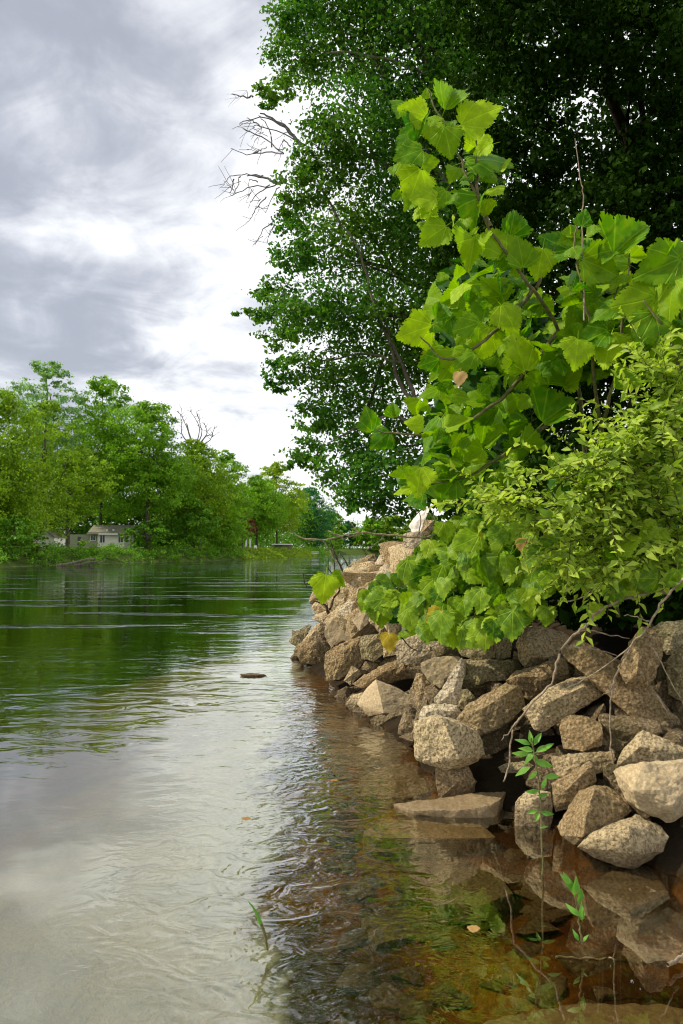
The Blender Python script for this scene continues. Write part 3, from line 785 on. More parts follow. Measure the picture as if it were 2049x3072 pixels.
R = chunk
R('dark pointed chunk at the leftmost tip of the rubble touching the river', [(865, 1924), (880, 1933), (900, 1938), (912, 1920), (922, 1898), (934, 1878), (924, 1874), (893, 1896)], [(900, 1900, .1)], mat=M_MOSSY)
R('ridged chunk with pale upper edge right of the dark leftmost tip', [(905, 1930), (930, 1895), (945, 1878), (965, 1866), (976, 1885), (973, 1908), (965, 1932), (940, 1938)], [(935, 1905, .3)])
R('low wet chunk at the waterline under the leftmost tip', [(878, 1952), (900, 1930), (935, 1922), (985, 1928), (990, 1960), (990, 1992), (950, 1995), (905, 1985)], [(950, 1940, .3)], amp=1.3)
R('large smooth flat faced slab standing upright near the left tip', [(973, 1895), (982, 1858), (1010, 1842), (1045, 1848), (1062, 1870), (1084, 1890), (1060, 1920), (1038, 1930), (1000, 1947), (985, 1930), (975, 1910)], [(1015, 1895, .03)], .5, M_SMOOTH, .25)
R('big rough chunk below the smooth upright slab meeting the water', [(978, 1958), (1010, 1938), (1045, 1920), (1082, 1908), (1100, 1930), (1105, 1965), (1080, 2000), (1050, 2012), (1010, 2040), (980, 2040), (972, 1995)], [(1040, 1950, .25), (1070, 1935, .2)], amp=1.4)
R('dark faced chunk right of the big rough one by the left tip', [(1082, 1910), (1110, 1915), (1140, 1900), (1148, 1942), (1152, 1962), (1120, 1985), (1085, 1975), (1078, 1935)], [(1100, 1940, .2)], mat=M_MOSSY)
R('dark slab with a white top edge perched near the lone bright leaf', [(1010, 1772), (1028, 1758), (1070, 1738), (1083, 1755), (1080, 1776), (1045, 1790), (1018, 1797)], [(1050, 1770, .1)], mat=M_ROUGH, dd=-.2)
R('tall pale wedge leaning beside the smooth upright slab', [(1008, 1842), (1038, 1812), (1055, 1785), (1078, 1795), (1100, 1812), (1082, 1835), (1060, 1860), (1040, 1855)], [(1062, 1805, .4), (1048, 1850, .3)], mat=M_PALE)
R('small smooth block behind the smooth upright slab', [(1055, 1862), (1080, 1835), (1100, 1828), (1112, 1845), (1105, 1870), (1080, 1892)], [(1085, 1860, .1)], .7, M_SMOOTH, .4)
R('rounded brown boulder high on the left shoulder of the heap', [(1030, 1712), (1060, 1700), (1100, 1693), (1122, 1693), (1118, 1735), (1096, 1752), (1075, 1742), (1040, 1740)], [(1070, 1715, .25)], dd=.5)
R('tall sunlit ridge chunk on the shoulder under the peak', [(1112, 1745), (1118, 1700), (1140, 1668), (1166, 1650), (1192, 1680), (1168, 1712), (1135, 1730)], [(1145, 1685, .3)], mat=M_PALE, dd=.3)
R('square dark faced block just below the heap peak', [(1163, 1655), (1202, 1650), (1218, 1665), (1208, 1692), (1185, 1694), (1168, 1682)], [(1185, 1665, .15)], mat=M_ROUGH)
R('small knobbly chunk behind the leftmost ridge by the waterline', [(933, 1822), (950, 1803), (980, 1798), (1012, 1810), (1016, 1832), (985, 1845), (950, 1842)], [(970, 1815, .3)], amp=1.5)
R('little pale chunk under the white edged slab', [(990, 1802), (1012, 1768), (1032, 1795), (1024, 1818), (1000, 1820)], [(1010, 1795, .3)], mat=M_PALE)
R('thin crest of crumbled rubble at the far left shoulder', [(1045, 1700), (1095, 1672), (1125, 1662), (1132, 1690), (1100, 1702), (1060, 1706)], [(1095, 1685, .2)], amp=1.8, dd=.9)
R('bright white slab standing on end at the very peak of the heap', [(1226, 1580), (1240, 1556), (1251, 1547), (1269, 1526), (1282, 1519), (1288, 1529), (1275, 1558), (1261, 1594), (1236, 1596)], [(1255, 1565, .05)], .25, M_WHITE, .5, yaw=2.4)
R('brown broken end right beside the white slab at the peak', [(1272, 1560), (1302, 1562), (1300, 1590), (1285, 1604), (1262, 1602)], [(1282, 1580, .3)], dd=.15)
R('tan chunk directly under the white slab', [(1209, 1603), (1240, 1594), (1268, 1603), (1262, 1637), (1245, 1657), (1215, 1652)], [(1235, 1620, .3)], mat=M_PALE)
R('sloping chunk left of the chunk under the white slab', [(1138, 1652), (1160, 1640), (1200, 1628), (1217, 1645), (1190, 1662), (1150, 1682)], [(1175, 1650, .2)])
R('sunlit chunk half in the vines right below the white slab', [(1245, 1662), (1270, 1628), (1302, 1642), (1296, 1685), (1265, 1690)], [(1270, 1655, .3)], mat=M_PALE)
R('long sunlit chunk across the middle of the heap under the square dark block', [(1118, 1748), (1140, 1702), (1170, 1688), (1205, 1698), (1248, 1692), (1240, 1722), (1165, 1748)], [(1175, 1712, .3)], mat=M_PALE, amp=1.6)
R('brown chunk in front of the tall sunlit ridge chunk', [(1080, 1788), (1110, 1752), (1152, 1762), (1160, 1790), (1130, 1806)], [(1115, 1775, .3)])
R('weathered chunk under the vine leaves right of the small smooth block', [(1105, 1860), (1140, 1820), (1200, 1815), (1225, 1840), (1200, 1880), (1140, 1900)], [(1160, 1850, .3)])
R('brown upright block between the dark faced chunk and the broad pale slab', [(1146, 1902), (1190, 1888), (1240, 1890), (1225, 1925), (1192, 1962), (1152, 1972)], [(1175, 1920, .2)])
R('broad pale slab under the lowest vine leaves crossed by dry twigs', [(1188, 1938), (1195, 1924), (1230, 1918), (1262, 1898), (1292, 1904), (1328, 1918), (1372, 1935), (1366, 1958), (1320, 1968), (1290, 1987), (1250, 1982), (1190, 1990)], [(1260, 1930, .12), (1300, 1960, .12)], mat=M_PALE)
R('long curved slab arching over the dark hollow near the water', [(1058, 2052), (1075, 2038), (1120, 2013), (1155, 1993), (1200, 1978), (1262, 1983), (1274, 2008), (1255, 2030), (1190, 2040), (1130, 2045), (1080, 2064)], [(1160, 2012, .3)], amp=1.4, dd=.15)
R('small upright stone left end of the long curved slab', [(1033, 2042), (1056, 1998), (1076, 2008), (1084, 2022), (1052, 2056)], [(1056, 2025, .3)])
R('smooth faced chunk with a bright left side at the water edge', [(1090, 2078), (1128, 2040), (1160, 2048), (1190, 2063), (1230, 2085), (1246, 2110), (1250, 2134), (1200, 2142), (1150, 2150), (1105, 2148), (1070, 2112)], [(1129, 2043, .35), (1142, 2095, .5), (1150, 2140, .5)], .8, M_SMOOTH, .5)
R('thin low wedge lying in the shallows left of the smooth faced chunk', [(1034, 2112), (1060, 2085), (1086, 2078), (1098, 2100), (1118, 2138), (1110, 2160), (1055, 2132)], [(1080, 2105, .2)], amp=1.2)
R('flat wet slab under the smooth faced chunk at the waterline', [(1108, 2156), (1160, 2138), (1230, 2130), (1262, 2127), (1246, 2160), (1222, 2185), (1120, 2185)], [(1180, 2150, .3)], amp=1.5, mat=M_MOSSY)
R('slanting strut of rough concrete left of the hollow in the middle', [(1238, 2055), (1250, 2018), (1268, 2022), (1295, 2060), (1312, 2092), (1292, 2124), (1255, 2124), (1241, 2085)], [(1265, 2065, .3)], amp=1.4)
R('smooth broad block in the middle with the thin spire before it', [(1262, 1990), (1305, 1972), (1375, 1968), (1400, 1985), (1395, 2030), (1345, 2062), (1320, 2064), (1290, 2045), (1265, 2015)], [(1320, 2010, .1)], .6, M_SMOOTH, .8, dd=.1)
R('thin pale spire of broken concrete pointing up in the middle', [(1386, 1974), (1391, 1992), (1386, 2060), (1374, 2090), (1372, 2114), (1305, 2118), (1302, 2096), (1340, 2066), (1365, 2025)], [(1360, 2075, .25), (1372, 2040, .1)], .4, M_PALE, 1.3, dd=-.15)
R('dark chunk in shade right behind the thin spire', [(1380, 2070), (1402, 2068), (1428, 2100), (1434, 2114), (1400, 2135), (1368, 2120)], [(1400, 2095, .2)], mat=M_MOSSY, dd=.2)
R('pale lipped slab resting on the big upright block', [(1250, 2150), (1274, 2118), (1300, 2112), (1370, 2115), (1386, 2140), (1380, 2175), (1330, 2185), (1270, 2175)], [(1310, 2130, .35), (1360, 2135, .3)], mat=M_PALE, amp=1.3)
R('big upright rough block at the water edge with pale left face', [(1243, 2165), (1310, 2143), (1327, 2150), (1375, 2165), (1432, 2192), (1446, 2220), (1458, 2265), (1420, 2290), (1380, 2300), (1340, 2312), (1275, 2290), (1248, 2282), (1240, 2256), (1248, 2190)], [(1326, 2152, .5), (1350, 2212, .55), (1378, 2275, .5)], .8, M_ROUGH, 1.3, tilt=.1, dd=-.25)
R('wet brown stone standing in the water under the big upright block', [(1308, 2300), (1360, 2290), (1405, 2296), (1426, 2345), (1418, 2390), (1380, 2402), (1320, 2395), (1310, 2345)], [(1380, 2340, .4)], .8, M_ROUGH, 1.5, tilt=.1)
R('dull green short slab high in the middle below the vine leaves', [(1373, 1948), (1385, 1930), (1440, 1923), (1477, 1933), (1484, 1972), (1440, 1982), (1385, 1968)], [(1430, 1955, .2)], mat=M_MOSSY)
R('squarish mossy block below the vine beside the dull green slab', [(1476, 1906), (1490, 1899), (1530, 1901), (1536, 1930), (1532, 1972), (1490, 1980), (1481, 1942)], [(1508, 1940, .15)], mat=M_MOSSY)
R('long greenish beam of rubble behind the thin spire', [(1385, 1978), (1440, 1985), (1482, 1977), (1540, 1983), (1580, 2005), (1535, 2038), (1450, 2050), (1388, 2055), (1386, 2010)], [(1470, 2015, .25)], mat=M_MOSSY, amp=1.4, dd=.1)
R('small shaded stone wedged between the mossy block and the crowning chunk', [(1540, 1952), (1570, 1970), (1582, 2008), (1540, 1992)], [], mat=M_MOSSY, dd=.1)
R('large crowning chunk with a notched left side below the dark thicket', [(1548, 1935), (1570, 1914), (1570, 1892), (1586, 1878), (1640, 1883), (1682, 1893), (1708, 1908), (1702, 1948), (1670, 1972), (1630, 1980), (1592, 2002), (1574, 2004), (1558, 1980)], [(1580, 1920, .35), (1592, 1972, .35), (1640, 1925, .3)], .8)
R('broad tilted chunk under the crowning chunk crossed by the dry branch', [(1518, 2042), (1545, 2014), (1600, 2000), (1640, 1985), (1692, 1976), (1706, 2020), (1708, 2038), (1660, 2065), (1620, 2090), (1590, 2100), (1560, 2085)], [(1550, 2030, .35), (1630, 2030, .3)], mat=M_ROUGH, amp=1.3)
R('long slanting beam rising right from the big upright block', [(1373, 2158), (1400, 2120), (1450, 2088), (1520, 2048), (1553, 2058), (1568, 2085), (1572, 2122), (1540, 2152), (1500, 2182), (1470, 2200), (1425, 2208), (1392, 2190)], [(1450, 2125, .3), (1535, 2070, .3)], amp=1.3, dd=-.15)
R('long pale chunk pointing up right in the centre of the stone bank', [(1568, 2128), (1605, 2095), (1640, 2070), (1700, 2040), (1772, 2027), (1784, 2060), (1808, 2086), (1770, 2112), (1705, 2142), (1690, 2162), (1630, 2192), (1604, 2188), (1590, 2155)], [(1640, 2110, .3), (1750, 2060, .3)], amp=1.4, dd=-.12)
R('great diagonal slab sloping down to the right under the leaning chunk', [(1690, 1962), (1718, 1920), (1748, 1916), (1790, 1942), (1850, 1975), (1950, 2055), (2035, 2160), (2042, 2192), (1990, 2207), (1940, 2192), (1840, 2098), (1770, 2035)], [(1760, 1965, .12), (1900, 2090, .15)], .4, M_ROUGH, 1.2, dd=.05)
R('crumbly chunk leaning on the great diagonal slab under the branch fork', [(1925, 1880), (1937, 1884), (1965, 1892), (1988, 1930), (1984, 1980), (1958, 2005), (1952, 2050), (1920, 2064), (1878, 2052), (1852, 2000), (1890, 1930)], [(1920, 1940, .35), (1910, 2020, .3)], .5, M_ROUGH, 2.2, dd=-.25)
R('mossy rounded boulder at the right edge behind the leaning chunk', [(1948, 1888), (1985, 1865), (2049, 1860), (2090, 1900), (2070, 1955), (2000, 1965), (1980, 1925)], [(2020, 1905, .3)], mat=M_MOSSY, dd=.3)
R('mossy upright boulder cut by the right edge of the view', [(1996, 1985), (2030, 1945), (2090, 1945), (2110, 2080), (2055, 2110), (2005, 2082)], [(2040, 2020, .3)], mat=M_MOSSY, dd=.1)
R('square chunk in the right middle above the dark flat slab', [(1678, 2188), (1684, 2160), (1700, 2147), (1745, 2147), (1802, 2165), (1808, 2200), (1802, 2237), (1750, 2254), (1690, 2246)], [(1740, 2190, .15)], .9)
R('shadowed chunk right behind the square chunk', [(1800, 2162), (1858, 2125), (1878, 2180), (1845, 2248), (1804, 2248)], [(1835, 2190, .2)], mat=M_MOSSY, dd=.35)
R('dark flat topped slab below the square chunk', [(1656, 2270), (1710, 2262), (1842, 2254), (1848, 2278), (1812, 2316), (1740, 2330), (1668, 2326)], [(1740, 2290, .2)], amp=1.5, dd=.05)
R('small chunk with a pale top left of the ochre front stone', [(1656, 2352), (1705, 2328), (1770, 2284), (1783, 2300), (1787, 2342), (1760, 2374), (1720, 2425), (1666, 2436), (1658, 2400)], [(1765, 2305, .3), (1700, 2370, .3)], amp=1.3)
R('ochre front stone with a dark right side at the water edge', [(1675, 2480), (1700, 2440), (1735, 2370), (1785, 2354), (1822, 2358), (1862, 2380), (1895, 2432), (1850, 2475), (1785, 2510), (1750, 2532), (1722, 2535), (1685, 2505)], [(1785, 2372, .45), (1762, 2440, .5), (1748, 2512, .4)], .9, M_ROUGH, 1.3, dd=-.1)
R('peaked chunk at the right behind the flat faced block', [(1848, 2302), (1868, 2250), (1900, 2213), (1930, 2188), (1952, 2200), (2049, 2238), (2090, 2260), (2080, 2310), (1920, 2315), (1858, 2315)], [(1920, 2240, .35)], dd=.12)
R('large flat faced block at the right edge with a ragged lower rim', [(1844, 2316), (1858, 2300), (1930, 2286), (2049, 2280), (2120, 2290), (2110, 2400), (2028, 2445), (2024, 2466), (1998, 2470), (1920, 2435), (1880, 2404), (1868, 2362)], [(1932, 2290, .3), (1985, 2370, .4), (2018, 2415, .35), (1900, 2370, .35)], .7, M_SMOOTH, 1.4, dd=-.1)
R('lowest right stone lying half in the water below the ochre stone', [(1728, 2542), (1770, 2500), (1850, 2460), (1910, 2450), (1980, 2478), (2008, 2510), (1988, 2555), (1900, 2605), (1850, 2600), (1780, 2572)], [(1886, 2480, .45), (1893, 2560, .4), (1800, 2515, .35)], .8, M_ROUGH, 1.3)
R('small round stone in the dark gap behind the leafy weed tip', [(1558, 2200), (1580, 2183), (1602, 2185), (1622, 2210), (1602, 2235), (1556, 2230)], [(1588, 2205, .3)], dd=.25)
R('shadowed stone at the waterline left of the leafy weed', [(1495, 2302), (1530, 2288), (1582, 2284), (1625, 2310), (1605, 2352), (1525, 2355)], [(1550, 2310, .3)], mat=M_MOSSY, dd=.1)
R('amber stained stone standing in the water behind the weed stem', [(1548, 2408), (1570, 2380), (1605, 2369), (1652, 2376), (1660, 2450), (1645, 2500), (1562, 2510), (1545, 2480)], [(1600, 2400, .3)], dd=.02)
R('mossy shaded stone in the back gap right of the great slab', [(2000, 2085), (2060, 2080), (2100, 2150), (2060, 2230), (2040, 2200)], [], mat=M_MOSSY, dd=.5)

def slab(label, top, thick, mat, ztop, name='concrete_slab', amp=1.0, tilt=0.0):
    """flat lying slab: px corners of its top face at height ztop"""
    global ROCKN
    ROCKN += 1; rs = random.Random(ROCKN); P = []
    for x, y in top:
        zt = ztop + tilt * (x - top[0][0]) / (top[3][0] - top[0][0])
        d = (EYE - zt) * F / (y - HOR)
        p = at(x, y, d); P.append(p); P.append(p + Vector((rs.uniform(-.04, .04), rs.uniform(-.02, .05), -thick)))
    c = sum(P, Vector()) / len(P)
    me = hull_rock([p - c for p in P], None, .022, amp * .006, big=.02, seed=ROCKN)
    return tag(put(name, me, mat, None, Matrix.Translation(c)), label, 'rock', 'flat slabs in the shallows')
slab('flat tan slab lying level just above the water before the big upright block', [(1175, 2412), (1330, 2390), (1450, 2378), (1520, 2372), (1500, 2400), (1465, 2418), (1390, 2428), (1240, 2432)], .10, M_SMOOTH, -.012, tilt=.055)
slab('amber slab sunk just under the surface below the flat tan slab', [(1088, 2492), (1150, 2458), (1300, 2468), (1445, 2470), (1490, 2512), (1300, 2516), (1140, 2512)], .12, M_SMOOTH, -.05)
slab('sunken greenish slab in the brown shallows left of the weed', [(1290, 2640), (1330, 2600), (1480, 2600), (1540, 2680), (1430, 2720), (1310, 2700)], .10, M_MOSSY, -.10)
slab('sunken amber stone below the lowest right stone', [(1760, 2650), (1850, 2600), (1960, 2610), (2010, 2680), (1900, 2725), (1790, 2700)], .12, M_ROUGH, -.04)
slab('long amber slab sunk at the bottom edge of the view', [(1450, 3060), (1700, 3010), (2000, 3010), (2150, 3060), (2000, 3150), (1600, 3160)], .10, M_SMOOTH, -.16)
slab('sunken ribbed stone left of the big upright block', [(1080, 2330), (1180, 2290), (1240, 2290), (1300, 2370), (1220, 2395), (1110, 2380)], .14, M_ROUGH, -.06)
slab('narrow sunken stone in the ripples left of the ribbed stone', [(1010, 2250), (1100, 2215), (1210, 2215), (1230, 2260), (1110, 2290)], .14, M_ROUGH, -.07)
slab('dim sunken slab in the dark pool under the foliage reflection', [(1080, 2760), (1180, 2700), (1290, 2720), (1280, 2800), (1130, 2830)], .1, M_MOSSY, -.22)
slab('dark flat stone just breaking the surface out in the river', [(718, 2022), (750, 2019), (796, 2022), (780, 2025), (728, 2025)], .04, M_FILL, .006, 'river_stone')
# small stones filling the gaps, the dimness between the big ones painted into their colour
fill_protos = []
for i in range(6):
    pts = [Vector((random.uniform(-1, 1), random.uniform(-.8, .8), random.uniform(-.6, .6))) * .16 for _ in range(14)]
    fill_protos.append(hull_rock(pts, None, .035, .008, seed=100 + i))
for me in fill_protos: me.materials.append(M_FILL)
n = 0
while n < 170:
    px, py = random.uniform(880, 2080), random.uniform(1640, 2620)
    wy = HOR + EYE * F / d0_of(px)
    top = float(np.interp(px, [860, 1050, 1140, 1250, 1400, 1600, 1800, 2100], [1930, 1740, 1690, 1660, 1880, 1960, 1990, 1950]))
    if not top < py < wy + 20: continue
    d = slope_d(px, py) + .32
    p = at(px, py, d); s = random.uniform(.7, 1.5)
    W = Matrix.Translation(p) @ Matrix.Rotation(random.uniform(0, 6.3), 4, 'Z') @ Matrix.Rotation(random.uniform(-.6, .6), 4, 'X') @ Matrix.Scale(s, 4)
    tag(put('filler_stone', random.choice(fill_protos), None, None, W), 'small shade coloured stone wedged in the gaps between the big concrete chunks', 'rock', 'small stones wedged in the rubble gaps')
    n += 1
shoulder = [m.copy() for m in fill_protos]
for m in shoulder: m.materials.clear(); m.materials.append(M_ROUGH)
for i in range(70):
    px, py = random.uniform(985, 1260), random.uniform(1665, 1850)
    if py < 1690 + (1130 - px) * .55: continue
    p = at(px, py + 12, slope_d(px, py) + .45); q = random.uniform(1.3, 2.4)
    W = Matrix.Translation(p) @ Matrix.Rotation(random.uniform(0, 6.3), 4, 'Z') @ Matrix.Rotation(random.uniform(-.6, .6), 4, 'X') @ Matrix.Scale(q, 4)
    tag(put('shoulder_stone', random.choice(shoulder), None, None, W), 'tan stone packed behind the larger chunks of the left shoulder of the heap', 'rock', 'stones packed into the left shoulder')
# pebbly bed stones
n = 0
while n < 120:
    x, y = random.uniform(-.05, 2.2), random.uniform(2.3, 6.5)
    z = gz(x, y)
    if z > -.05: continue
    s = random.uniform(.25, .8)
    W = Matrix.Translation((x, y, z)) @ Matrix.Rotation(random.uniform(0, 6.3), 4, 'Z') @ Matrix.Diagonal((s, s, s * .5, 1))
    tag(put('bed_stone', random.choice(fill_protos), None, None, W), 'small brown stone lying on the bed under the shallow water', 'rock', 'stones on the river bed'); n += 1
# pale stones at the foot of the far lawn
for i, (px, lab) in enumerate(((745, 'biggest pale stone at the left foot of the far lawn'), (762, 'middle pale stone at the foot of the far lawn'), (777, 'right pale stone at the foot of the far lawn'))):
    d = 140 + i * 6
    p = at(px, HOR + EYE * F / d - 3, d)
    tag(put('shore_stone', fill_protos[i], None, None, Matrix.Translation(p) @ Matrix.Scale(3.4 - i * .6, 4)), lab, 'rock', 'pale stones below the far lawn')

# ------------------------------------------------------------------ leaf shapes
HALF = [(0.0, 0.0), (0.10, -0.05), (0.22, -0.05), (0.30, 0.01), (0.40, 0.0), (0.43, 0.08), (0.53, 0.13), (0.50, 0.21), (0.60, 0.30), (0.50, 0.35), (0.47, 0.42), (0.38, 0.44),
        (0.41, 0.53), (0.35, 0.57), (0.36, 0.65), (0.26, 0.69), (0.24, 0.78), (0.14, 0.82), (0.10, 0.91), (0.0, 1.0)]
HALF_V = [(0.0, 0.0), (0.10, -0.10), (0.24, -0.12), (0.32, -0.04), (0.42, -0.04), (0.43, 0.06), (0.52, 0.12), (0.48, 0.22), (0.55, 0.34), (0.46, 0.37), (0.45, 0.47), (0.37, 0.50),
          (0.40, 0.60), (0.30, 0.64), (0.29, 0.73), (0.20, 0.76), (0.17, 0.85), (0.08, 0.88), (0.0, 1.0)]
HALF_N = [(0.0, 0.0), (0.08, 0.10), (0.15, 0.24), (0.19, 0.40), (0.17, 0.56), (0.12, 0.74), (0.05, 0.90), (0.0, 1.0)]
def toothed(half, amt):
    out = [half[0]]
    for (x0, y0), (x1, y1) in zip(half[:-1], half[1:]):
        nx_, ny_ = (y1 - y0), -(x1 - x0); l = math.hypot(nx_, ny_)
        if l > .07 and y1 > 0:
            out.append((x0 + (x1 - x0) * .62 + nx_ / l * amt, y0 + (y1 - y0) * .62 + ny_ / l * amt))
            out.append((x0 + (x1 - x0) * .72 - nx_ / l * amt * .3, y0 + (y1 - y0) * .72 - ny_ / l * amt * .3))
        out.append((x1, y1))
    return out
HALF, HALF_V = toothed(HALF, .035), toothed(HALF_V, .02)
def leaf_mesh(name, half, fold, droop, curl, twist, seed, stalk=.35):
    rs = random.Random(seed)
    V, Fc = [], []
    def dz(x, y):
        z = fold * abs(x) - droop * y * y - curl * x * x * 2 + .035 * math.sin(9 * x + seed) * math.cos(7 * y) + twist * x * (y - .3)
        return (x, y, z)
    ring = [(x, y) for x, y in half] + [(-x, y) for x, y in half[-2:0:-1]]
    ring = [(x + rs.uniform(-.012, .012), y + rs.uniform(-.012, .012)) for x, y in ring]
    n = len(ring); P = [Vector(p) for p in ring]; R_ = np.array(ring)
    g = [(x * .11 + (.055 if k % 2 else 0), k * .10) for x in range(-6, 7) for k in range(-1, 11)] + [(0, k * .1 + .03) for k in range(10)]
    g = np.array(g); ok = inside(g, R_) & (dist_line(g, np.vstack([R_, R_[:1]])) > .045)
    P += [Vector(p) for p in g[ok]]
    r2 = delaunay_2d_cdt(P, [(i, (i + 1) % n) for i in range(n)], [list(range(n))], 1, 1e-5)
    V += [dz(p.x, p.y) for p in r2[0]]
    for q in r2[2]:
        a, b, c = (r2[0][i] for i in q[:3])
        Fc.append(tuple(q) if (b - a).cross(c - a) > 0 else tuple(q)[::-1])
    if stalk:
        b = len(V)
        V += [(-.012, 0, -.003), (.012, 0, -.003), (.009, -stalk, -.06), (-.009, -stalk, -.06)]; Fc.append((b, b + 1, b + 2, b + 3))
    bm = bmesh.new()
    vs = [bm.verts.new(v) for v in V]
    for q in Fc: bm.faces.new([vs[i] for i in q])
    bmesh.ops.remove_doubles(bm, verts=bm.verts, dist=1e-4)
    me = bpy.data.meshes.new(name); bm.to_mesh(me); bm.free()
    me.polygons.foreach_set('use_smooth', np.ones(len(me.polygons), bool))
    return me
SYC = [leaf_mesh('broad_leaf', HALF, *p, s) for s, p in enumerate([(.10, .12, .10, .1), (-.12, .2, -.05, -.2), (.3, .25, .05, .2), (.05, .35, .25, -.1), (.18, .05, -.1, .3), (-.05, .3, .3, .25), (.45, .2, .1, 0), (.02, .1, .2, -.35)])]
FOLD = [leaf_mesh('broad_leaf', HALF, 1.3, .15, .1, .1, 21), leaf_mesh('broad_leaf', HALF, 1.0, .3, -.2, -.2, 22)]
VIN = [leaf_mesh('vine_leaf', HALF_V, *p, s + 40) for s, p in enumerate([(.10, .15, .15, .1), (-.1, .25, .05, -.2), (.28, .2, .1, .2), (.05, .4, .3, -.1), (.5, .2, 0, .1)])]
NAR = [leaf_mesh('narrow_leaf', HALF_N, *p, s + 60, .12) for s, p in enumerate([(.4, .25, 0, 0), (.2, .45, .2, .3), (.6, .1, 0, -.3)])]
for me in SYC + FOLD: me.materials.append(M_SYC)
for me in VIN: me.materials.append(M_VINE)
def remat(meshes, mat):
    out = []
    for m in meshes:
        c = m.copy(); c.materials.clear(); c.materials.append(mat); out.append(c)
    return out
VINY, VIND = remat(VIN[:3], M_YELLOW), remat(VIN[:3], M_DRY)
SYCB = remat(SYC, M_BRIGHT)
NARS, NARW = remat(NAR, M_SMALL), remat(NAR, M_WEED)

def orient(tip, nrm):
    t = Vector(tip).normalized(); n = Vector(nrm); n = (n - t * n.dot(t))
    if n.length < 1e-3: n = t.orthogonal()
    n.normalize(); x = t.cross(n)
    return Matrix((x, t, n)).transposed().to_4x4()

def place_leaf(root, me, center, size, tip, nrm, name='leaf'):
    Rm = orient(tip, nrm)
    t = Vector(tip).normalized()
    W = Matrix.Translation(Vector(center) - t * size * .45) @ Rm @ Matrix.Scale(size, 4)
    return put(name, me, None, root, W)

def hand_leaf(root, meshes, px, py, spx, ang, d, tilt=None, roll=None, name='leaf'):
    """tip points at ang (0 right, 90 up); the blade faces the viewer, rolled and tilted a bit"""
    a = math.radians(ang)
    tip = Vector((math.cos(a), random.uniform(-.35, .15) if tilt is None else tilt, math.sin(a)))
    r = random.uniform(-.75, .75) if roll is None else roll
    nrm = Vector((-.25, -1, .35)); nrm = Quaternion(tip.normalized(), r) @ nrm
    return place_leaf(root, random.choice(meshes), at(px, py, d), spx * .80 / F * d, tip, nrm, name)

def pip(px, py, poly):
    return bool(inside(np.array([[px, py]], float), np.array(poly, float))[0])

def scatter(root, meshes, poly, n, dfun, smin, smax, face=(-.35, -.75, .55), rough=.55, tipdown=.35, name='leaf', sep=0.0):
    xs = [p[0] for p in poly]; ys = [p[1] for p in poly]
    k = 0; used = []
    tries = 0
    while k < n and tries < n * 60:
        tries += 1
        px, py = random.uniform(min(xs), max(xs)), random.uniform(min(ys), max(ys))
        if not pip(px, py, poly): continue
        s = random.uniform(smin, smax)
        if sep and any((px - a) ** 2 + (py - b) ** 2 < (sep * (s + c)) ** 2 for a, b, c in used[-400:]): continue
        used.append((px, py, s))
        nrm = Vector(face) + Vector(rand_dirs(1)[0]) * rough
        tip = Vector((random.gauss(-.35, .6), random.gauss(-.25, .35), random.gauss(-tipdown, .5)))
        d = dfun(px, py)
        place_leaf(root, random.choice(meshes), at(px, py, d), s / F * d, tip, nrm, name); k += 1

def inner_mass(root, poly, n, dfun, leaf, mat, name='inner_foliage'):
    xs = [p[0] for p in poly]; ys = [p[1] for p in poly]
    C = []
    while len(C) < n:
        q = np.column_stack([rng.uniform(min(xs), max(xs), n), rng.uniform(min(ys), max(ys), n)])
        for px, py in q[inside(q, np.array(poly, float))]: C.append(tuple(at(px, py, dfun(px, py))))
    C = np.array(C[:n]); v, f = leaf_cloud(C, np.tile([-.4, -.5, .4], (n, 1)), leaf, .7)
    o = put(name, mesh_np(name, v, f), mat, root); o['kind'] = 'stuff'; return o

def stems(root, paths, d, r0, r1, mat, name='stem', amp=.006):
    for p in paths:
        t = Tubes(); t.add(wobble([at(x, y, d + (q[0] if q else 0)) for x, y, *q in p], amp, 5), r0, r1, 6); put(name, t.mesh(name), mat, root)

# ------------------------------------------------------------------ saplings
def base_at(px, d):
    p = at(px, HOR, d); p.z = gz(p.x, p.y); return p
D1 = 5.0
sapA = tag(empty('sycamore_sapling', base_at(1800, 5.9)), 'tallest bright green sapling with big lobed leaves leaning left over the rubble', 'sapling', 'broad leaved saplings on the bank')
stems(sapA, [[(1800, 1850, .9), (1740, 1200, .5), (1675, 993, .2), (1600, 870, 0), (1540, 790, 0), (1470, 680, 0), (1415, 565, 0), (1360, 430, 0), (1310, 330, 0), (1285, 270, 0)],
             [(1470, 680, 0), (1430, 560, 0), (1430, 390, 0)], [(1600, 870, .1), (1480, 1000, 0), (1350, 1080, -.1), (1260, 1010, -.1)], [(1675, 993, .2), (1500, 1200, 0), (1300, 1300, -.1), (1130, 1290, -.1)],
             [(1740, 1200, .5), (1560, 1330, .2), (1400, 1430, 0), (1230, 1460, 0)], [(1600, 870, 0), (1640, 800, 0), (1665, 740, 0)]], D1, .016, .004, M_STEM)
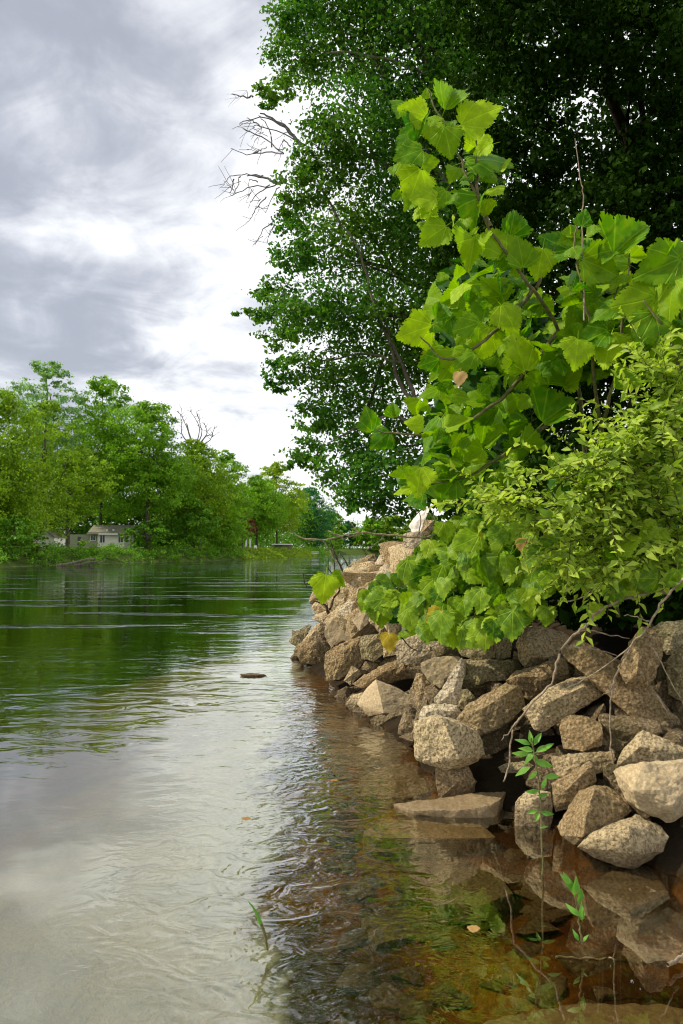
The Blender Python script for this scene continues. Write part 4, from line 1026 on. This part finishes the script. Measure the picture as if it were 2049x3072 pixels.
HA = [(1348, 291, 125, 70, 'f'), (1239, 335, 115, 170, 0), (1254, 394, 105, 250, 'f'), (1439, 345, 165, 20, 0), (1342, 424, 120, 280, 0), (1462, 469, 175, 5, 0), (1227, 460, 120, 200, 0), (1245, 557, 140, 250, 0),
      (1179, 512, 40, 260, 0), (1318, 597, 90, 235, 0), (1484, 563, 85, 50, 0), (1430, 640, 140, 250, 'f'), (1300, 705, 125, 215, 0), (1538, 672, 110, 75, 'f'), (1490, 725, 130, 120, 0), (1415, 755, 130, 255, 'f'),
      (1562, 757, 120, 100, 0), (1665, 725, 125, 150, 0), (1620, 790, 120, 260, 0), (1372, 875, 100, 230, 0), (1463, 905, 185, 250, 0), (1245, 995, 140, 200, 0), (1312, 932, 75, 80, 'f'), (1290, 485, 70, 10, 0),
      (1280, 280, 40, 95, 0), (1400, 530, 55, 200, 0), (1190, 590, 45, 200, 0), (1288, 1088, 80, 200, 0), (1354, 1097, 125, 240, 0), (1288, 1175, 80, 190, 0), (1112, 1260, 95, 100, 0), (1142, 1318, 95, 220, 0), (1179, 1230, 60, 95, 'f'),
      (1297, 1300, 145, 240, 0), (1372, 1266, 110, 30, 0), (1245, 1270, 70, 170, 0), (1475, 1315, 95, 40, 'f'), (1257, 1442, 115, 260, 0), (1209, 1470, 70, 190, 0), (1342, 1472, 110, 235, 0), (1378, 1418, 90, 60, 'f'), (1427, 1363, 80, 70, 0),
      (1663, 1145, 150, 5, 'f'), (1675, 1230, 165, 40, 'f'), (1602, 1345, 105, 0, 'f'), (1560, 1060, 150, 110, 0), (1450, 1030, 140, 250, 0), (1530, 950, 130, 300, 0), (1400, 980, 110, 200, 0)]
for px, py, s, a, k in HA:
    hand_leaf(sapA, FOLD if k == 'f' else SYC + SYCB[:4], px, py, s, a, D1 + random.uniform(-.15, .1))
POLY_A = [(1300, 860), (1400, 740), (1500, 740), (1640, 900), (1690, 1050), (1640, 1150), (1560, 1280), (1570, 1420), (1480, 1520), (1240, 1500), (1190, 1440), (1280, 1340), (1230, 1240), (1300, 1150), (1290, 1000)]
scatter(sapA, SYC + FOLD[:1], POLY_A, 165, lambda x, y: D1 + random.uniform(-.15, .75), 38, 100, sep=.14, rough=.9)
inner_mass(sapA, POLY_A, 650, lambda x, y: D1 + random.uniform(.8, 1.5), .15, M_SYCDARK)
D2 = 4.7
sapB = tag(empty('sycamore_sapling', base_at(1850, 5.6)), 'sapling in the right centre with a thin bare stalk rising above its lobed leaves', 'sapling', 'broad leaved saplings on the bank')
stems(sapB, [[(1850, 1850, .9), (1800, 1300, .4), (1770, 1000, .1), (1745, 860, 0), (1725, 720, 0), (1735, 650, 0)], [(1800, 1300, .4), (1850, 1100, .1), (1880, 900, 0), (1890, 760, 0)], [(1770, 1000, .1), (1830, 930, 0), (1870, 830, 0)]], D2, .014, .004, M_STEM)
stems(sapB, [[(1751, 960, 0), (1751, 860, 0), (1746, 672, 0), (1750, 587, 0), (1739, 527, 0), (1725, 415, 0)]], D2 - .02, .005, .0025, M_TWIG, 'bare_stalk', .002)
HB = [(1750, 654, 66, 80, 0), (1890, 712, 175, 48, 'f'), (1802, 800, 160, 340, 0), (1766, 752, 100, 110, 0), (1745, 875, 75, 0, 'f'), (1820, 925, 120, 200, 0), (1710, 690, 40, 95, 'f'), (1690, 870, 50, 170, 0),
      (1850, 1120, 125, 75, 'f'), (1822, 1045, 150, 250, 0), (1780, 1010, 120, 200, 0), (1730, 1060, 130, 260, 0)]
for px, py, s, a, k in HB: hand_leaf(sapB, FOLD if k == 'f' else SYC + SYCB[:3], px, py, s, a, D2 + random.uniform(-.12, .08))
POLY_B = [(1700, 860), (1780, 780), (1860, 860), (1900, 1000), (1860, 1090), (1780, 1130), (1700, 1130), (1660, 1070), (1680, 980)]
scatter(sapB, SYC, POLY_B, 50, lambda x, y: D2 + random.uniform(0, .8), 50, 120, sep=.18, rough=.8)
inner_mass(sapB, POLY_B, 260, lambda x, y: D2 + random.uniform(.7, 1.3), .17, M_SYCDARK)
D3 = 4.5
sapC = tag(empty('sycamore_sapling', base_at(2120, 5.3)), 'sapling cut by the right edge of the view above the fine leaved shrub', 'sapling', 'broad leaved saplings on the bank')
stems(sapC, [[(2120, 1800, .8), (2090, 1200, .3), (2030, 900, 0), (1985, 760, 0)], [(2090, 1200, .3), (2000, 1000, 0), (1930, 900, 0)]], D3, .014, .004, M_STEM)
HC = [(1978, 800, 175, 200, 0), (2025, 752, 110, 60, 'f'), (1905, 905, 165, 190, 0), (2010, 900, 160, 260, 0), (1940, 985, 140, 240, 0), (2040, 830, 130, 300, 0), (1915, 770, 60, 0, 'f'), (2030, 1010, 140, 250, 0)]
for px, py, s, a, k in HC: hand_leaf(sapC, FOLD if k == 'f' else SYC, px, py, s, a, D3 + random.uniform(-.1, .08))
POLY_C = [(1900, 860), (1980, 760), (2110, 720), (2120, 1150), (1960, 1130), (1890, 1020)]
scatter(sapC, SYC, POLY_C, 50, lambda x, y: D3 + random.uniform(0, .6), 50, 120, sep=.18, rough=.8)
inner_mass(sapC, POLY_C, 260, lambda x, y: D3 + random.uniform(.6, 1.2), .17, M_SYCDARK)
scatter(sapA, SYC + SYCB[:3], [(1190, 320), (1300, 260), (1480, 330), (1520, 470), (1480, 600), (1420, 700), (1300, 700), (1210, 600)], 30, lambda x, y: D1 + random.uniform(-.12, .2), 40, 85, sep=.12)
scatter(sapB, SYC + SYCB[:2], [(1640, 740), (1740, 680), (1900, 720), (1900, 880), (1720, 900)], 16, lambda x, y: D2 + random.uniform(-.1, .2), 40, 80, sep=.12)
# brown curled leaf caught in the tall sapling
hand_leaf(sapA, VIND, 1378, 1135, 55, 260, D1 - .2, name='dry_leaf')['label'] = 'brown curled dead leaf'

# fine leaved shrub at the right
D4 = 4.25
shr = tag(empty('fine_leaved_shrub', base_at(2100, 4.9)), 'arching shrub with small pale green leaves at the right edge', 'shrub')
SH = [[(2120, 1780, .5), (2060, 1500, .2), (1960, 1380, 0), (1840, 1390, -.1), (1700, 1430, -.1)], [(2120, 1780, .5), (2080, 1350, .2), (2020, 1200, 0), (1960, 1120, 0)],
      [(2110, 1600, .3), (1950, 1480, 0), (1750, 1500, -.1), (1620, 1530, -.1), (1500, 1510, 0)], [(2110, 1700, .3), (1980, 1600, 0), (1850, 1620, 0), (1680, 1700, 0)],
      [(2060, 1500, .2), (1900, 1440, 0), (1760, 1470, 0)], [(2120, 1400, .1), (2000, 1290, 0), (1920, 1310, 0), (1840, 1360, 0)], [(2120, 1620, .1), (2000, 1540, 0), (1860, 1540, 0), (1700, 1590, 0), (1600, 1570, 0)],
      [(2110, 1350, .1), (2049, 1250, 0), (1990, 1240, 0), (1930, 1300, 0)], [(2110, 1560, .1), (1990, 1400, 0), (1850, 1430, 0), (1720, 1520, 0)], [(2110, 1680, .1), (2040, 1640, 0), (1960, 1650, 0), (1880, 1640, 0)], [(2120, 1750, .3), (1980, 1680, 0), (1880, 1700, 0), (1760, 1740, 0)]]
stems(shr, SH, D4, .008, .002, M_TWIGDARK)
def shrub_sprays(root, paths, d):
    """leafy side twigs all along the arching stems: nearest leaves single, the rest joined"""
    tw = Tubes(); spots = []
    for p in paths:
        P = wobble([at(x, y, d + q[0]) for x, y, *q in p], .006, 9)
        for i in range(3, len(P) - 1):
            for _ in range(random.choice((1, 1, 2, 2, 3))):
                a = P[i].lerp(P[i + 1], random.random())
                dr = (P[i + 1] - P[i]).normalized() + Vector((random.gauss(-.2, .5), random.gauss(-.35, .5), random.gauss(.25, .65)))
                dr.normalize(); Ln = random.choice((.08, .14, .2, .3, .42)) * random.uniform(.8, 1.2)
                q = [a, a + dr * Ln * .5 + Vector((0, 0, .012)), a + dr * Ln + Vector((0, 0, -.03))]
                tw.add(q, .0022, .001, 4)
                for k in range(int(Ln / .021)):
                    t = (k + .7) / (Ln / .021)
                    c = q[0].lerp(q[1], t * 2) if t < .5 else q[1].lerp(q[2], t * 2 - 1)
                    side = dr.cross(Vector((random.gauss(0, .4), random.gauss(0, .4), 1))).normalized() * (1 if k % 2 else -1)
                    tip = (dr * .7 + side + Vector((random.gauss(0, .25), random.gauss(0, .25), random.gauss(-.1, .35)))).normalized()
                    spots.append((c, tip, random.uniform(.028, .085)))
    put('twigs', tw.mesh('twigs'), M_TWIGDARK, root)['kind'] = 'stuff'
    random.shuffle(spots)
    spots.sort(key=lambda e: e[0].y)
    near = spots[:len(spots) // 3]; random.shuffle(near)
    keep = set(id(e) for e in near[:250])
    V, Fc = [], []
    for e in spots:
        c, tip, L_ = e
        nrm = Vector((-.3, -.5, .75)) + Vector(rand_dirs(1)[0]) * .7
        if id(e) in keep:
            place_leaf(root, random.choice(NARS), c + tip * L_ * .45, L_ * 1.15, tip, nrm); continue
        n = (nrm - tip * nrm.dot(tip)).normalized(); b = tip.cross(n); k = len(V); w = L_ * .2
        V += [c, c + tip * L_ * .5 + b * w + n * w * .5, c + tip * L_ - n * L_ * .15, c + tip * L_ * .5 - b * w + n * w * .5]
        Fc += [(k, k + 1, k + 2), (k, k + 2, k + 3)]
    put('fine_foliage', mesh_np('fine_foliage', [tuple(v) for v in V], Fc), M_SMALL, root)['kind'] = 'stuff'
shrub_sprays(shr, SH, D4)
POLY_S = [(1990, 1180), (2110, 1100), (2110, 1700), (1920, 1680), (1780, 1600), (1640, 1520), (1640, 1460), (1780, 1380), (1900, 1280)]
inner_mass(shr, POLY_S, 420, lambda x, y: D4 + random.uniform(.5, 1.2), .10, M_SYCDARK)
scatter(shr, VIN + SYC[:3], [(1640, 1480), (1880, 1360), (2049, 1180), (2100, 1700), (1650, 1640)], 75, lambda x, y: D4 + random.uniform(-.1, .3), 40, 90, rough=.8, name='broad_leaf')

inner_mass(shr, [(1600, 1660), (2110, 1660), (2110, 1900), (1960, 1880), (1700, 1880), (1600, 1780)], 1300, lambda x, y: D4 + random.uniform(1.5, 2.4), .11, M_T_DARK)  # near-black leaves added to stand in for the shade under the shrub
# grapevine over the rubble
vine = tag(empty('grapevine', base_at(1560, 6.2)), 'wild grapevine trailing lobed leaves over the top of the rubble heap', 'vine')
def dv(x, y):
    base = np.interp(x, [950, 1100, 1250, 1400, 1600, 2100], [9.6, 7.4, 6.3, 5.6, 4.9, 4.3])
    return float(base) + random.uniform(-.25, .25)
stems(vine, [[(1560, 1840, .6), (1480, 1720, .2), (1330, 1740, .8), (1200, 1760, 1.6), (1090, 1800, 2.2)], [(1560, 1840, .6), (1450, 1650, .3), (1350, 1580, .6), (1280, 1540, .9)], [(1560, 1840, .5), (1640, 1700, 0), (1800, 1600, -.3), (2060, 1590, -.8)],
             [(1480, 1720, .2), (1420, 1850, .3), (1330, 1900, .8)], [(1480, 1720, .2), (1380, 1680, .5), (1240, 1840, 1.4)]], 5.3, .007, .003, M_TWIGDARK)
HV = [(1905, 1575, 150, 265, 'v'), (1802, 1527, 95, 270, 'y'), (1651, 1578, 62, 250, 'd'), (1397, 1690, 120, 250, 'v'), (1503, 1642, 105, 240, 'v'), (1397, 1624, 120, 200, 'v'), (1270, 1722, 105, 200, 'v'), (1584, 1800, 85, 270, 'v'), (1842, 1790, 90, 270, 'v'),
      (1784, 1838, 70, 250, 'v'), (1935, 1735, 105, 180, 'v'), (2032, 1742, 85, 270, 'v'), (1555, 1540, 80, 230, 'v'), (1450, 1480, 70, 250, 'v'), (1490, 1560, 100, 270, 'v'), (1330, 1500, 90, 240, 'v'), (1530, 1400, 70, 30, 'v'), (1690, 1390, 95, 20, 'v'),
      (1745, 1370, 80, 20, 'v'), (1165, 1930, 75, 265, 'y'), (1290, 1900, 70, 250, 'v'), (1380, 1920, 85, 260, 'v'), (1640, 1850, 75, 265, 'v'), (1480, 1890, 75, 265, 'v'), (1430, 1620, 50, 200, 'y'), (1565, 1635, 50, 260, 'd'), (1300, 1850, 70, 220, 'y'), (1215, 1920, 60, 250, 'v'),
      (1120, 1800, 80, 190, 'v'), (1320, 1880, 110, 262, 'v'), (1250, 1810, 90, 200, 'v'), (1760, 1720, 70, 250, 'v'), (1690, 1760, 70, 270, 'v'), (1440, 1800, 90, 260, 'v')]
for px, py, s, a, k in HV:
    o = hand_leaf(vine, {'v': VIN, 'y': VINY, 'd': VIND}[k], px, py, s, a, dv(px, py) - .25, roll=random.uniform(-.4, .4), name={'v': 'leaf', 'y': 'yellow_leaf', 'd': 'dry_leaf'}[k])
    if k == 'y': o['label'] = 'yellowing vine leaf'
    if k == 'd': o['label'] = 'dry curled tan vine leaf'
POLY_V = [(1075, 1810), (1140, 1740), (1240, 1690), (1330, 1600), (1450, 1530), (1600, 1600), (1680, 1700), (1640, 1800), (1560, 1880), (1440, 1920), (1300, 1910), (1180, 1860)]
scatter(vine, VIN, POLY_V, 170, dv, 42, 92, sep=.10, tipdown=.6)
scatter(vine, VIN, [(1640, 1640), (2100, 1660), (2100, 1720), (1900, 1760), (1680, 1740)], 40, dv, 45, 85, tipdown=.6)
inner_mass(vine, POLY_V, 700, lambda x, y: dv(x, y) + random.uniform(.2, .6), .13, M_SYCDARK)

# broadleaf sprout at the left tip of the rubble
sp = tag(empty('leaf_sprout', at(985, 1835, 8.5)), 'low sprout with one large bright leaf at the left tip of the rubble', 'sprout')
stems(sp, [[(985, 1840, 0), (1000, 1800, 0), (1018, 1765, 0), (1000, 1740, 0)], [(985, 1840, 0), (975, 1815, 0), (940, 1802, 0)]], 8.4, .016, .006, M_TWIGDARK)
hand_leaf(sp, [SYCB[0]], 971, 1765, 108, 262, 8.2, tilt=-.1, roll=0); hand_leaf(sp, SYC, 1012, 1742, 68, 330, 8.3); hand_leaf(sp, SYC, 962, 1732, 50, 110, 8.3)

# understory behind the bank
bl = []
for _ in range(70):
    x, y = random.uniform(1.6, 9), random.uniform(6.2, 12)
    if x < .9 + (y - 6) * .12: continue
    r = random.uniform(.5, .95); bl.append(((x, y, gz(x, y) + random.uniform(.1, 1.6)), r, 240))
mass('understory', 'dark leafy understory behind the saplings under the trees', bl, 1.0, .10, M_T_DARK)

# ------------------------------------------------------------------ bare branches
def dry_branch(name, label, paths, d, r0, mat=M_TWIG, group=None, amp=.003):
    root = tag(empty(name, at(*paths[0][0][:2], d)), label, 'branch', group)
    for i, p in enumerate(paths):
        t = Tubes(); k = 1 if i == 0 else .6
        t.add(wobble([at(q[0], q[1], d + (q[2] if len(q) > 2 else 0)) for q in p], amp, 5), r0 * k, r0 * k * .4, 6)
        put('limb' if i == 0 else 'twig', t.mesh('twig'), mat, root)
dry_branch('dry_branch', 'long bare grey branch reaching left over the river from the vines', [[(1480, 1530), (1380, 1576), (1282, 1611), (1202, 1609), (1112, 1600), (1059, 1600), (987, 1616), (912, 1616), (865, 1587)],
           [(1075, 1597), (1060, 1580), (1048, 1562)], [(1020, 1608), (990, 1595), (985, 1592)], [(912, 1616), (970, 1625), (996, 1665), (1020, 1712)], [(1150, 1604), (1140, 1620), (1095, 1655)], [(1080, 1601), (1040, 1612), (1010, 1620)], [(1250, 1610), (1262, 1560), (1240, 1520)]], 6.2, .011)
dry_branch('dry_branch', 'crooked dry branch lying diagonally down across the stones into the water', [[(2007, 1781), (1959, 1772), (1883, 1796), (1802, 1829), (1759, 1877), (1716, 1910), (1673, 1977), (1654, 2049), (1587, 2120), (1539, 2192), (1525, 2297), (1510, 2345)],
           [(1716, 1910), (1759, 1889), (1821, 1903), (1888, 1915)], [(1563, 2154), (1535, 2185), (1505, 2221)], [(1700, 1940), (1760, 1945), (1850, 1966)], [(1959, 1772), (1968, 1740), (1975, 1700)]], 4.25, .010)
dry_branch('dry_branch', 'thin dry branch falling from the right edge between the stones', [[(2060, 1730), (2002, 1786), (1959, 1853), (1935, 1891), (1892, 1939), (1840, 2054), (1830, 2130), (1830, 2202), (1840, 2292)],
           [(1950, 1868), (1910, 1850), (1872, 1848)], [(1892, 1939), (1800, 2010), (1700, 2065)], [(1840, 2054), (1825, 2075), (1808, 2085)], [(1950, 1925), (1983, 1987), (2049, 2111)], [(1955, 2070), (2000, 2130), (2020, 2155)]], 4.0, .007)
dry_branch('dry_twig', 'pale bare twig in the dark gap under the shrub', [[(1673, 1803), (1740, 1796), (1806, 1733)]], 4.4, .005)
dry_branch('dry_twig', 'pair of dry twigs crossing on the broad pale slab', [[(1205, 1915), (1245, 1950), (1300, 1952)], [(1292, 1908), (1250, 1945), (1220, 1968)]], 6.0, .006, M_TWIGDARK)
dry_branch('twig_cluster', 'dark upright twigs sticking out before the bright water at the left shoulder', [[(1030, 1715), (1015, 1685), (1000, 1650), (990, 1620)], [(1022, 1705), (1030, 1690), (1048, 1688)], [(1005, 1725), (1003, 1690), (1000, 1655)], [(995, 1722), (985, 1705), (980, 1700)], [(1045, 1702), (1035, 1680), (1022, 1665)], [(1115, 1695), (1100, 1665), (1085, 1640)], [(910, 1720), (912, 1740), (920, 1765)]], 11.5, .018, M_TWIGDARK)

# ------------------------------------------------------------------ weeds in the water
def weed(label, stem, leaves, d, r):
    root = tag(empty('water_weed', at(*stem[0], d)), label, 'plant', 'weeds standing in the shallows')
    t = Tubes(); t.add(wobble([at(x, y, d) for x, y in stem], .002, 5), r, r * .6, 6); put('stem', t.mesh('stem'), M_STEM, root)
    for px, py, s, a in leaves: hand_leaf(root, NARW, px, py, s, a, d + random.uniform(-.02, .02), roll=random.uniform(-.5, .5))
weed('tall leafy weed standing in the water before the stones', [(1627, 2640), (1626, 2560), (1622, 2420), (1612, 2320), (1602, 2260), (1594, 2215)],
     [(1575, 2225, 55, 150), (1612, 2218, 55, 55), (1592, 2215, 50, 100), (1565, 2262, 60, 185), (1582, 2248, 55, 165), (1630, 2245, 65, 25), (1645, 2238, 40, 30), (1630, 2290, 70, 340), (1605, 2275, 50, 300), (1600, 2325, 45, 220), (1588, 2270, 55, 215),
      (1632, 2352, 45, 60), (1600, 2375, 50, 190), (1628, 2385, 45, 10), (1598, 2435, 45, 190), (1640, 2440, 50, 350), (1612, 2450, 40, 240), (1630, 2480, 30, 20), (1570, 2310, 60, 200), (1655, 2330, 60, 5)], 3.72, .0045)
weed('short bright sprig standing alone in the brown shallows', [(1748, 2832), (1742, 2790), (1730, 2730), (1725, 2690)], [(1712, 2655, 70, 110), (1728, 2665, 75, 85), (1740, 2690, 60, 80), (1700, 2640, 50, 140), (1722, 2735, 60, 150), (1745, 2740, 60, 95), (1755, 2815, 30, 60), (1730, 2810, 40, 120)], 2.98, .004)
gb = tag(empty('grass_blade', at(801, 2838, 2.99)), 'single bent grass blade rising from the still water', 'plant')
bl_pts = [(803, 2850), (801, 2838), (795, 2805), (783, 2770), (765, 2732), (745, 2704)]
for nm, a_, b_, r0_, r1_, m_ in (('stem', 0, 4, .0040, .0065, M_STEM), ('leaf', 3, 6, .0085, .0015, M_WEED)):
    t = Tubes(); t.add(wobble([at(x, y, 2.99) for x, y in bl_pts[a_:b_]], .0006, 5), r0_, r1_, 5); put(nm, t.mesh(nm), m_, gb)
# sunken sticks
def stick(label, a, b, z, r, mat=M_TWIG):
    P = []
    for x, y in (a, ((a[0] + b[0]) / 2, (a[1] + b[1]) / 2 - 3), b): P.append(at(x, y, (EYE - z) * F / (y - HOR)))
    t = Tubes(); t.add(wobble(P, .003, 5), r, r * .6, 6); tag(put('sunken_stick', t.mesh('stick'), mat), label, 'stick')
stick('straight stick lying on the bed below the short sprig', (1668, 2872), (1845, 2880), -.05, .006)
stick('pale stick end entering the view at the right edge of the shallows', (2005, 2895), (2080, 2850), -.01, .008)

# drifting leaves
for px, py, lab in ((738, 2442, 'small dark curled leaf floating alone on the still river'), (1000, 2330, 'small brown leaf floating by the ripples near the stones'), (1420, 2760, 'brown leaf drifting over the shallows left of the short sprig')):
    d = EYE * F / (py - HOR); c = at(px, py, d); c.z = .004
    o = place_leaf(None, VIND[0], c, .05, (random.uniform(-1, 1), random.uniform(-1, 1), .02), (0, 0, 1), 'floating_leaf'); tag(o, lab, 'leaf')
